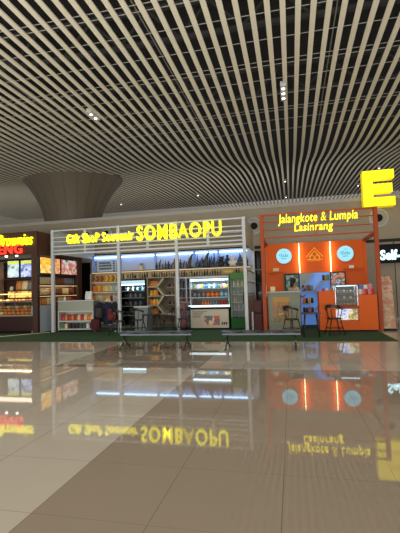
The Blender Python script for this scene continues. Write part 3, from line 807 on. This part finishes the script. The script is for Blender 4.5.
# back wall in three panels above the opening
for a, b in ((-.83, .27), (.35, 1.38), (1.46, 2.55)):
    MB().box(a, b, OY1-.08, OY1-.02, 1.93, 3.06, .006).build('back_panel', M_ORANGE, t)
MB().box(-.83, -.30, OY1-.08, OY1-.02, GZ, 1.93).build('back_panel', M_ORANGE, t)
MB().box(1.90, 2.55, OY1-.08, OY1-.02, GZ, 1.93).build('back_panel', M_ORANGE, t)
for x, z0 in ((.31, 1.93), (1.42, 1.93)):
    MB().box(x-.014, x+.014, OY1-.10, OY1-.06, z0, 3.04).build('led_strip', M_LEDW, t)
    area_light('strip_light', (x, OY1-.22, 2.5), (0, 1, 0), .04, 1.0, 3.5, (1, .6, .25))
MB().box(-.83, -.26, OY1-.34, OY1-.08, 1.98, 2.01).build('shelf_board', M_ORANGE, t)
MB().box(1.86, 2.5, OY1-.34, OY1-.08, 2.0, 2.03).build('shelf_board', M_ORANGE, t)
# glowing discs
def disc(x, z, label):
    t = thing('lit_disc_sign', label, 'sign', (x, OY1-.12, z), 'round lit signs on the orange wall')
    MB().tube((x, OY1-.08, z), (x, OY1-.15, z), .29, .29, 40).build('disc_rim', M_WPAN, t)
    MB().tube((x, OY1-.151, z), (x, OY1-.16, z), .275, .275, 40).build('disc_face', M_DISC, t)
    b = MB()
    for k, hgt in enumerate((.07, .10, .06, .09, .05)):
        b.box(x-.17+k*.07, x-.17+k*.07+.04, OY1-.164, OY1-.16, z+.0, z+hgt)
    b.bar((x-.14, z-.03), (x+.16, z-.01), .025, 'y', OY1-.164, OY1-.16)
    b.bar((x-.10, z-.10), (x+.10, z-.09), .03, 'y', OY1-.164, OY1-.16)
    b.bar((x-.05, z+.16), (x+.06, z+.15), .02, 'y', OY1-.164, OY1-.16)
    b.build('disc_emblem', M_DISCM, t)
disc(-.24, 2.58, 'glowing pale blue round sign on the left orange panel')
disc(1.93, 2.57, 'glowing pale blue round sign on the right orange panel')
# house logo
t = thing('house_logo', 'gold line drawing of a peaked house on the middle orange panel', 'logo', (.85, OY1-.1, 2.4))
yy = OY1-.10; c = .86; b = MB(); r = .014
P = lambda x, z: (c+x, yy, z)
b.path([P(-.30, 2.50), P(0, 2.84), P(.30, 2.50)], r).path([P(-.2, 2.50), P(0, 2.72), P(.2, 2.50)], r)
b.build('roof_line', M_GOLD, t)
b = MB()
for s_ in (-1, 1):
    b.path([P(s_*.09-.07, 2.42), P(s_*.09-.07, 2.52), P(s_*.09, 2.58), P(s_*.09+.07, 2.52), P(s_*.09+.07, 2.42)], r)
b.build('arch_line', M_GOLD, t)
MB().path([P(-.28, 2.41), P(.28, 2.41)], r).path([P(-.2, 2.36), P(.2, 2.36)], .008).build('base_line', M_GOLD, t)
lettering('kiosk_sign', 'lit yellow slanted lettering, upper longer line on the orange fascia rails', 'sign', 'Jalangkote & Lumpia', -.35, 2.08, 3.39, 3.76, 13.06, .06, M_YEL, .002, track=.06, shear=.12, special={11: M_YELDIM})
lettering('kiosk_sign', 'lit yellow slanted lettering, lower shorter line on the orange fascia rails', 'sign', 'Lasinrang', .15, 1.34, 3.11, 3.44, 13.06, .06, M_YEL, .002, track=.06, shear=.12)

# left counter (grey) with food poster
t = thing('kiosk_counter', 'grey counter with a food poster at the left of the orange kiosk', 'counter', (-.26, 13.15, GZ))
MB().box(-.78, .24, 13.24, 13.75, .03, 1.24, .008).build('counter_body', M_GREY, t)
MB().box(-.81, .27, 13.2, 13.8, 1.24, 1.29, .01).build('counter_top', mat('grey_top', rgb(160, 162, 150), .4), t)
MB().box(-.62, -.10, 13.232, 13.24, .30, 1.10).build('food_poster', picture('noodle_poster', [rgb(196, 92, 40), rgb(150, 110, 50), rgb(90, 90, 50), rgb(206, 140, 60), rgb(80, 50, 30)], 6), t)
MB().box(-.62, -.10, 13.228, 13.232, .94, 1.10).build('poster_heading', mat('poster_gold', rgb(176, 128, 40), .5, noise=.4, nscale=30), t)
goods('box', 'paper box', 'cream', -.62, 13.5, 1.29, .16, .14, .16, 'on the left end of the grey counter', 'things on the grey counter')
# right counter (orange)
t = thing('kiosk_counter', 'tall orange counter with built in glass case at the right of the kiosk', 'counter', (1.6, 13.0, GZ))
MB().box(.80, 1.28, 12.95, 13.75, .06, 1.26, .006).build('counter_left', M_ORANGE, t)
MB().box(1.96, 2.48, 12.95, 13.75, .06, 1.12, .006).build('counter_right', M_ORANGE, t)
MB().box(1.28, 1.96, 12.97, 13.75, .06, .34).build('counter_middle', M_ORANGE, t)
MB().box(1.28, 1.96, 13.35, 13.75, .34, .72).build('window_back', picture('lit_photo_panel', [rgb(120, 140, 230), rgb(230, 235, 250), rgb(200, 170, 90), rgb(110, 120, 80)], 7, es=.8), t)
MB().box(1.28, 1.96, 12.97, 13.75, .70, .80).build('case_base', M_ORANGED, t)
MB().box(1.30, 1.94, 12.975, 12.985, .36, .70).build('window_glass', M_GLASS, t)
MB().box(.84, 2.46, 13.0, 13.7, GZ, .06).build('plinth', M_BLACK, t)
t = thing('glass_food_case', 'glass food display case standing in the orange counter', 'display case', (1.62, 13.2, .8))
for x in (1.30, 1.94):
    for y in (13.02, 13.55): MB().box(x-.012, x+.012, y-.012, y+.012, .8, 1.42).build('case_post', M_STEEL, t)
MB().box(1.28, 1.96, 13.0, 13.57, 1.42, 1.45, .005).build('case_top', M_DKMET, t)
MB().box(1.34, 1.90, 13.05, 13.07, 1.395, 1.41).build('case_led', M_LEDF, t)
for z in (1.0, 1.2): MB().box(1.30, 1.94, 13.06, 13.53, z-.008, z+.008).build('case_shelf', M_GREY, t)
MB().box(1.30, 1.94, 13.005, 13.012, .81, 1.41).build('case_glass', M_GLASS, t)
MB().box(1.30, 1.94, 13.56, 13.565, .81, 1.41).build('case_back', mat('case_backing', rgb(60, 58, 76), .6), t)
for z, cs in ((.802, ['orange', 'golden brown', 'orange']), (1.01, ['red', 'cream', 'brown']), (1.21, ['pale blue', 'white', 'pink'])):
    row('bun', 'pastry', cs, 1.34, 1.92, 13.25, z, 6, .085, .16, .08, 'in the glass food case', 'pastries in the glass food case')
row('pouch', 'snack pack', ['white', 'yellow', 'yellow', 'orange', 'red', 'pink'], 2.0, 2.46, 13.2, 1.12, 5, .09, .09, .17, 'on the right end of the orange counter', 'packs on the orange counter')
row('box', 'small carton', ['blue', 'pink', 'white'], 2.05, 2.46, 13.5, 1.12, 3, .12, .12, .32, 'at the back of the orange counter right end', 'packs on the orange counter')
row('jar', 'sauce jar', ['red', 'golden brown', 'white'], .9, 1.25, 13.2, 1.26, 3, .07, .07, .1, 'on the left end of the orange counter', 'jars on the orange counter')
# screens
def screen(x0, x1, z0, z1, y, m, label):
    t = thing('menu_screen', label, 'screen', ((x0+x1)/2, y, z0), 'menu screens inside the orange kiosk')
    MB().box(x0, x1, y-.04, y, z0, z1, .005).build('screen_case', M_BLACK, t)
    MB().box(x0+.035, x1-.035, y-.045, y-.04, z0+.035, z1-.035).build('screen_face', m, t)
    return t
screen(-.24, .28, 1.26, 1.90, 15.2, picture('menu_a', [rgb(14, 22, 26), rgb(30, 90, 84), rgb(12, 16, 20), rgb(110, 150, 130), rgb(14, 18, 22)], 6, es=.4), 'dark framed menu screen behind the person')
screen(1.35, 1.88, 1.30, 1.92, 15.1, picture('menu_b', [rgb(60, 90, 120), rgb(170, 190, 210), rgb(30, 36, 44), rgb(200, 120, 90), rgb(90, 120, 150)], 5, es=.4), 'dark framed menu screen right of the blue lit shelf')
# blue lit shelf with diagonal dividers seen through the opening
t = thing('lit_zigzag_shelf', 'blue lit shelf with diagonal dividers inside the orange kiosk', 'shelf', (.85, 15.1, GZ))
MB().box(.30, 1.36, 15.2, 15.25, .03, 1.92).build('back_board', mat('blue_glow_board', rgb(110, 150, 220), .5, emit=(.12, .32, .9, 1), es=.35), t)
b = MB()
for a, q in (((.34, 1.25), (.78, 1.9)), ((.78, 1.25), (1.05, 1.6)), ((.78, 1.25), (1.05, .9)), ((1.05, .9), (.78, .55)), ((1.05, 1.6), (1.34, 1.6)), ((.34, .8), (.62, .8)), ((.34, 1.25), (.78, 1.25)), ((1.05, .9), (1.34, .9)), ((.34, .45), (.78, .45))):
    b.bar(a, q, .04, 'y', 14.95, 15.2)
b.build('diagonal_divider', M_SHELF, t)
MB().prism([(.32, 1.32), (.72, 1.92), (.32, 1.92)], 'y', 15.17, 15.195).build('upper_corner_board', mat('grey_board', rgb(150, 156, 150), .6), t)
for z, cs in ((1.27, ['black', 'brown', 'grey']), (.82, ['orange', 'yellow', 'black']), (.47, ['black', 'orange', 'dark blue'])):
    row('pouch', 'snack pouch', cs, .36, .74, 15.08, z, 4, .09, .08, .2, 'on the blue lit zigzag shelf', 'packs on the zigzag shelf')
row('pouch', 'snack pouch', ['black', 'green', 'grey'], 1.08, 1.32, 15.08, 1.62, 3, .08, .08, .2, 'on the blue lit zigzag shelf', 'packs on the zigzag shelf')
row('pouch', 'snack pouch', ['brown', 'black'], 1.08, 1.32, 15.08, .92, 3, .08, .08, .2, 'on the blue lit zigzag shelf', 'packs on the zigzag shelf')
goods('pouch', 'paper bag', 'cream', -.55, 15.12, 2.01, .22, .14, .13, 'on the small shelf under the left disc', 'things on the kiosk shelves', 'bag')
goods('box', 'paper carton', 'white', 2.1, 15.12, 2.03, .16, .12, .1, 'on the small shelf under the right disc', 'things on the kiosk shelves', 'carton')

# banner stand right of kiosk
t = thing('banner_stand', 'tall narrow pinkish food banner standing right of the orange kiosk', 'banner', (2.86, 13.35, 0))
b = MB(); b.bm.verts.ensure_lookup_table()
MB().prism([(13.30, .06), (13.33, .06), (13.56, 1.66), (13.53, 1.66)], 'x', 2.70, 3.04).build('banner_sheet', picture('banner_print', [rgb(190, 90, 96), rgb(206, 180, 150), rgb(180, 150, 110), rgb(196, 110, 110), rgb(150, 140, 110)], 4), t)
MB().tube((2.87, 13.36, .0), (2.87, 13.62, 1.7), .012).tube((2.72, 13.70, 0), (2.87, 13.45, .7), .01).tube((3.02, 13.70, 0), (2.87, 13.45, .7), .01).box(2.68, 3.06, 13.26, 13.36, 0, .05, .01).build('banner_frame', M_BLACK, t)

# things between the kiosks
t = thing('red_cabinet', 'dark red cabinet with a white tag between the two kiosks', 'cabinet', (-1.2, 13.9, GZ))
MB().box(-1.30, -1.02, 13.7, 14.1, GZ, 1.0, .02).build('cabinet_body', mat('dark_red', rgb(78, 14, 16), .6), t)
MB().box(-1.37, -1.31, 13.66, 13.74, GZ, .62, .01).build('white_tag', M_WPAN, t)
MB().box(-1.30, -1.02, 13.692, 13.7, .55, .60).build('cabinet_seam', M_BLACK, t)

# ================================================================== PERSON behind the grey counter
def person(x, y, label):
    t = thing('person', label, 'person', (x, y, GZ))
    bm = bmesh.new(); lay = bm.verts.layers.skin.verify()
    V = []
    def v(p, r, r2=None):
        q = bm.verts.new(p); q[lay].radius = (r, r2 or r); V.append(q); return q
    def chain(st, pts):
        pr_ = st
        for p, r in pts:
            q = v(p, *r) if isinstance(r, tuple) else v(p, r); bm.edges.new((pr_, q)); pr_ = q
        return pr_
    pel = v((0, 0, .92), .14, .11); pel[lay].use_root = True
    ch = chain(pel, [((0, 0, 1.06), (.125, .095)), ((0, 0, 1.22), (.14, .10)), ((0, .0, 1.34), (.13, .09))])
    nk = chain(ch, [((0, -.005, 1.42), (.052, .052)), ((0, -.015, 1.48), (.055, .06)), ((0, -.025, 1.55), (.075, .09)), ((0, -.025, 1.61), (.072, .085)), ((0, -.02, 1.66), (.045, .05))])
    for s_ in (-1, 1):
        chain(ch, [((s_*.16, 0, 1.35), .055), ((s_*.20, 0, 1.28), .048), ((s_*.22, -.06, 1.08), .04), ((s_*.19, -.25, 1.06), .033), ((s_*.16, -.36, 1.10), (.022, .034)), ((s_*.15, -.42, 1.11), (.014, .034))])
        chain(pel, [((s_*.09, 0, .84), .085), ((s_*.10, -.01, .50), .06), ((s_*.10, .01, .12), .042), ((s_*.10, -.01, .05), (.038, .04)), ((s_*.105, -.14, .03), (.035, .022))])
    me = bpy.data.meshes.new('body'); bm.to_mesh(me); bm.free(); me.materials.append(M_SKIN)
    o = bpy.data.objects.new('body', me); COL.objects.link(o); o.parent = t
    o.modifiers.new('Skin', 'SKIN'); sub = o.modifiers.new('Sub', 'SUBSURF'); sub.levels = 2; sub.render_levels = 2
    # clothes: shirt, trousers as slightly larger skins
    def cloth(name, m, chains, root):
        bm = bmesh.new(); lay = bm.verts.layers.skin.verify()
        def mk(p, r):
            q = bm.verts.new(p); q[lay].radius = r if isinstance(r, tuple) else (r, r); return q
        rt = mk(*root); rt[lay].use_root = True
        for c in chains:
            pr_ = rt
            for k in c:
                if isinstance(k, bmesh.types.BMVert): pr_ = k; continue
                q = mk(*k); bm.edges.new((pr_, q)); pr_ = q
        me = bpy.data.meshes.new(name); bm.to_mesh(me); bm.free(); me.materials.append(m)
        o = bpy.data.objects.new(name, me); COL.objects.link(o); o.parent = t
        o.modifiers.new('Skin', 'SKIN'); s2 = o.modifiers.new('Sub', 'SUBSURF'); s2.levels = 2; s2.render_levels = 2
    cloth('shirt', M_SHIRT, [[((0, 0, 1.2), (.155, .118)), ((0, 0, 1.04), (.145, .115)), ((0, 0, .90), (.155, .125))],
                             [((.17, 0, 1.35), .066), ((.212, 0, 1.26), .058), ((.226, -.04, 1.14), .054)], [((-.17, 0, 1.35), .066), ((-.212, 0, 1.26), .058), ((-.226, -.04, 1.14), .054)]],
          ((0, 0, 1.34), (.142, .102)))
    cloth('trousers', M_PANTS, [[((.095, 0, .82), .10), ((.105, -.01, .50), .075), ((.105, .01, .10), .06)], [((-.095, 0, .82), .10), ((-.105, -.01, .50), .075), ((-.105, .01, .10), .06)]], ((0, 0, .92), (.15, .12)))
    b = MB().ball((0, .015, 1.63), .098, .115, .10, 20, 14)
    for q in list(b.bm.verts):
        if q.co.y < -.045 and q.co.z < 1.64: q.co.y = -.03
    b.ball((0, .085, 1.52), .075, .05, .11, 14, 10)
    for q in b.bm.verts: q.co += wloc(t)
    b.build('hair', M_HAIR, t)
    b = MB()
    for s_ in (-1, 1): b.ball((s_*.032, -.108, 1.60), .011, .008, .008, 8, 6)
    for q in b.bm.verts: q.co += wloc(t)
    b.build('eyes', M_BLACK, t)
    b = MB().ball((0, -.122, 1.575), .011, .018, .02, 8, 6)
    for s_ in (-1, 1): b.ball((s_*.085, -.02, 1.585), .012, .018, .028, 8, 6)
    for q in b.bm.verts: q.co += wloc(t)
    b.build('nose_and_ears', M_SKIN, t)
    b = MB().ball((0, -.108, 1.543), .022, .008, .006, 8, 6)
    for q in b.bm.verts: q.co += wloc(t)
    b.build('mouth', mat('lips', rgb(150, 80, 74), .6), t)
    return t
p = person(.06, 14.3, 'person with black hair and pale shirt standing behind the grey counter')
p.rotation_euler = (0, 0, 2.4)

# ================================================================== BROWN BAKERY KIOSK (left edge)
BX = -9.15; BY0 = 13.05; BL = -13.6
t = thing('bakery_kiosk', 'dark brown bakery kiosk with lit posters at the left edge', 'kiosk', (-11.3, BY0, 0))
MB().box(BL, BX, BY0, BY0+.10, 2.93, 3.79, .006).build('front_fascia', M_BROWN, t)
b = MB().box(BX-.10, BX, BY0+.10, 16.3, 2.93, 3.79)
k = BY0+.2
while k < 16.2: b.box(BX, BX+.015, k, k+.05, 2.95, 3.77); k += .12
b.build('side_fascia', M_BROWN2, t)
MB().box(BX-.20, BX, BY0, BY0+.16, GZ, 2.93, .006).build('corner_post', M_BROWN, t)
MB().box(BL, BL+.15, BY0, BY0+.16, GZ, 2.93, .006).build('corner_post', M_BROWN, t)
MB().box(BX-.12, BX, 15.95, 16.3, GZ, 2.93, .006).build('rear_post', M_BROWN2, t)
MB().box(BL, BX-.12, 15.72, 15.80, GZ, 2.93).build('back_panel', M_BROWN, t)
MB().box(BL, BX-.10, BY0+.1, 16.3, 3.72, 3.78).build('roof_panel', M_BROWN, t)
MB().box(BX-.36, BX-.30, BY0+.16, 15.72, 1.02, 2.93).build('side_wall', M_BROWN2, t)
MB().box(BX-.36, BX-.02, BY0+.16, 14.25, .02, 1.02, .006).build('side_counter', mat('pale_grey_panel', rgb(176, 186, 200), .5), t)
MB().box(BX-.36, BX-.02, 14.25, 15.95, .02, 1.02, .006).build('side_counter', M_BROWN2, t)
for z in (1.40, 1.80, 2.2): MB().box(BX-.30, BX-.02, BY0+.16, 15.94, z-.015, z+.015).build('side_shelf', M_BROWN, t)
for z in (1.78, 1.38): MB().box(BX-.06, BX-.03, BY0+.2, 15.9, z-.03, z-.017).build('shelf_led', mat('amber_led', (1, .8, .4, 1), .5, emit=(1, .6, .25, 1), es=1.3), t)
area_light('bakery_side_light', (BX-.08, 14.6, 1.75), (-1, 0, -.8), 2.5, .05, 3, (1, .75, .45))
t2 = t
def lightbox(name, label, m, **k):
    t = thing(name, label, 'poster', k['loc'], 'lit posters of the bakery kiosk'); return t
# lit posters on the side
for i, (ya, yb, m, lb) in enumerate(((13.28, 14.02, picture('poster_yellow', [rgb(250, 210, 40), rgb(240, 150, 40), rgb(255, 240, 140), rgb(200, 80, 30)], 3, es=.9), 'lit yellow food poster on the bakery side, nearest the corner'),
                                   (14.10, 14.62, picture('poster_orange', [rgb(240, 120, 50), rgb(250, 190, 120), rgb(190, 60, 40), rgb(250, 220, 190)], 4, es=.8), 'lit orange food poster on the bakery side, second from the corner'),
                                   (14.70, 15.90, picture('poster_pie', [rgb(70, 90, 70), rgb(220, 210, 200), rgb(170, 80, 60), rgb(240, 190, 170), rgb(90, 50, 40)], 2.2, es=.8), 'large lit poster of sliced cake on the bakery side, beside the dark doorway'))):
    t = thing('lit_poster', lb, 'poster', (BX-.02, (ya+yb)/2, 2.23), 'lit posters of the bakery kiosk')
    MB().box(BX-.10, BX-.035, ya, yb, 2.225, 2.86, .005).build('poster_case', M_BLACK, t)
    MB().box(BX-.035, BX-.028, ya+.02, yb-.02, 2.245, 2.84).build('poster_face', m, t)
# front lit posters on back panel
for xa, xb, m, lb in ((-12.48, -11.87, picture('poster_teal', [rgb(70, 130, 110), rgb(220, 235, 240), rgb(160, 200, 220), rgb(60, 80, 70)], 3, es=.8), 'lit green and white poster inside the bakery, with yellow heading'),
                      (-11.80, -11.18, picture('poster_blue', [rgb(90, 90, 150), rgb(200, 215, 250), rgb(140, 160, 220), rgb(60, 60, 90)], 4, es=.8), 'lit blue and white poster inside the bakery, right of the green one')):
    t = thing('lit_poster', lb, 'poster', ((xa+xb)/2, 15.7, 2.22), 'lit posters of the bakery kiosk')
    MB().box(xa, xb, 15.64, 15.715, 2.22, 3.0, .005).build('poster_case', M_BLACK, t)
    MB().box(xa+.02, xb-.02, 15.63, 15.64, 2.24, 2.98).build('poster_face', m, t)
    if 'green' in lb: MB().box(xa+.03, xb-.03, 15.622, 15.63, 2.84, 2.96).build('poster_heading', mat('lit_heading', rgb(230, 230, 40), .5, emit=(.8, .85, .05, 1), es=.8), t)
# left pillar panel
MB().box(-13.45, -12.62, 15.3, 15.6, GZ, 2.9, .01).build('pillar_panel', mat('tan_panel', rgb(150, 120, 100), .6), label='tan pillar panel at the far left inside the bakery', cat='panel')
t = t2
MB().box(-12.55, BX-.36, 15.35, 15.715, 1.61, 1.64).build('back_shelf', M_BROWN, t2)
MB().box(-12.55, BX-.36, 15.35, 15.715, 2.12, 2.16).build('back_shelf', M_BROWN, t2)
MB().box(-12.5, BX-.4, 15.70, 15.715, 1.32, 1.60).build('lit_menu_strip', picture('lit_menu', [rgb(250, 200, 70), rgb(255, 230, 130), rgb(220, 150, 40), rgb(120, 80, 30)], 5, es=.9), t2)
BG = 'cakes and boxes on the bakery back shelf'
for i, x in enumerate((-11.75, -11.45, -11.15, -10.8, -10.45)):
    goods('pouch', 'wrapped cake', ['golden brown', 'cream', 'grey', 'brown', 'cream'][i], x, 15.5, 1.64, .28, .22, .42, 'on the bakery back shelf', BG, 'cake')
goods('jar', 'jar', 'white', -12.15, 15.5, 1.64, .16, .16, .18, 'alone at the left of the bakery back shelf', BG)
area_light('bakery_light', (-11.3, 14.6, 2.85), (0, 0, -1), 2.5, .6, 14, (1, .82, .6))
# front counter with glass cases
t = thing('bakery_counter', 'dark maroon bakery counter with a two tier glass bread case', 'counter', (-11.3, BY0+.1, GZ))
MB().box(-13.3, BX-.24, BY0+.12, BY0+.9, .08, .64, .006).build('counter_base', M_MAROON, t)
MB().box(-13.3, BX-.22, BY0+.06, BY0+.94, .64, .69, .006).build('counter_top', M_SHELF, t)
MB().box(-13.2, BX-.3, BY0+.2, BY0+.85, GZ, .08).build('plinth', M_BLACK, t)
MB().box(-13.2, BX-.3, BY0+.3, BY0+.85, 1.16, 1.18).build('case_shelf', M_STEEL, t)
MB().box(-13.2, BX-.3, BY0+.84, BY0+.86, .7, .9).build('case_back', M_BROWN2, t)
MB().box(-13.2, BX-.3, BY0+.12, BY0+.13, .7, 1.36).build('case_glass', M_GLASS, t)
MB().box(-13.2, BX-.3, BY0+.12, BY0+.86, 1.52, 1.54).build('case_top', M_GLASS, t)
MB().box(-13.2, BX-.32, BY0+.78, BY0+.82, 1.46, 1.50).build('case_led', MATS['amber_led'], t)
for r_, (ya, za) in enumerate(((BY0+.18, .69), (BY0+.38, .69), (BY0+.58, .69))):
    if r_: MB().box(-12.0, BX-.32, ya, ya+.2, .69, .69+.11*r_).build('display_step', M_SHELF, t)
for x in (-12.2, -11.2, -10.2): MB().box(x-.01, x+.01, BY0+.13, BY0+.15, .7, 1.52).build('case_post', M_STEEL, t)
area_light('case_light', (-11.2, BY0+.45, 1.46), (0, 0, -1), 3.5, .2, 22, (1, .76, .46))
for r, (yy, z) in enumerate(((BY0+.28, .69), (BY0+.48, .80), (BY0+.68, .91))):
    row('bun', 'bread bun', [['golden brown', 'orange', 'cream', 'golden brown', 'orange'], ['orange', 'golden brown'], ['golden brown', 'cream']][r], -11.9, -9.5, yy, z, 13, .18, .2, .14,
        'on the lower tier of the bakery glass case, %s row' % ['front', 'middle', 'back'][r], 'buns in the bakery glass case')
row('bun', 'bread bun', ['golden brown', 'brown', 'cream', 'golden brown'], -11.9, -9.5, BY0+.5, 1.18, 14, .15, .2, .1, 'on the upper tier of the bakery glass case', 'buns in the bakery glass case')
# side shelf goods (warm lit jars)
for z, h, cs, w_ in ((1.035, .26, ['golden brown', 'cream', 'brown', 'cream', 'golden brown', 'red'], 'lowest'), (1.415, .24, ['cream', 'golden brown', 'brown', 'cream', 'brown'], 'middle'), (1.815, .28, ['cream', 'brown', 'grey'], 'top')):
    n = 16
    for i in range(n):
        c_ = cs[i*len(cs)//n]
        goods('jar', 'cookie jar', c_, BX-.15, 13.45+i*.155, z, .12, .12, h, 'on the %s side shelf of the bakery' % w_, 'cookie jars on the bakery side shelves', 'jar')
lettering('bakery_sign', 'lit yellow slanted lettering on the dark brown bakery fascia', 'sign', 'Brownies', -10.80, -9.28, 3.28, 3.72, 12.99, .07, M_YEL, .004, track=.05, shear=.35)
lettering('bakery_sign', 'lit red capital lettering on the bakery fascia, below the yellow word', 'sign', 'ENG', -10.78, -9.72, 2.98, 3.34, 12.99, .07, M_REDL, .015, track=.08)
t = thing('downlight_pair', 'two small white spotlights under the brown bakery fascia', 'light', (-10.2, BY0+.05, 2.9))
for x in (-10.5, -10.05): MB().tube((x, BY0+.05, 2.93), (x, BY0+.05, 2.88), .05, .04, 14).build('spotlight', M_LAMP, t)
# floor edge strip left
MB().prism([(-10.9, 10.8), (-10.82, 10.8), (-8.82, 13.3), (-8.9, 13.3)], 'z', .012, .03).build('floor_edge_strip', M_CREAM, label='pale strip running slantwise across the green carpet at left', cat='floor strip')

# ================================================================== E AND SELF SIGNS
t = thing('gate_letter', 'huge lit yellow letter E mounted high on the wall', 'sign', (3.4, 16.7, 4.5))
x0, x1, z0, z1 = 2.86, 4.0, 4.44, 5.84
def cap_E(y0, y1): 
    w_ = .36; th = .34; zm = (z0+z1)/2
    return MB().prism([(x0, z0), (x1, z0), (x1, z0+th), (x0+w_, z0+th), (x0+w_, zm-th/2), (x1-.08, zm-th/2), (x1-.08, zm+th/2), (x0+w_, zm+th/2), (x0+w_, z1-th), (x1, z1-th), (x1, z1), (x0, z1)], 'y', y0, y1)
cap_E(16.42, 16.46).build('letter_face', M_YELE, t)
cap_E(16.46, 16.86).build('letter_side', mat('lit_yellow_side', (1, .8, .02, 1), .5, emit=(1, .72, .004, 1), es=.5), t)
MB().box(x0+.1, x0+.2, 16.86, 17.04, 4.55, 4.7).box(x1-.3, x1-.2, 16.86, 17.04, 4.55, 4.7).build('wall_bracket', M_DKMET, t)
t = thing('self_service_sign', 'black hanging sign board with white lit word Self at the right edge', 'sign', (4.6, 16.9, 2.25))
MB().box(3.36, 6.3, 16.8, 16.95, 2.24, 2.98, .01).build('sign_case', M_BLACK, t)
lettering('x', '', '', 'Self-', 3.42, 4.14, 2.36, 2.76, 16.79, .02, M_SELF, .035, parent=t)
MB().box(3.6, 3.68, 16.95, 17.1, 2.5, 2.7).box(5.9, 5.98, 16.95, 17.1, 2.5, 2.7).build('wall_bracket', M_DKMET, t)
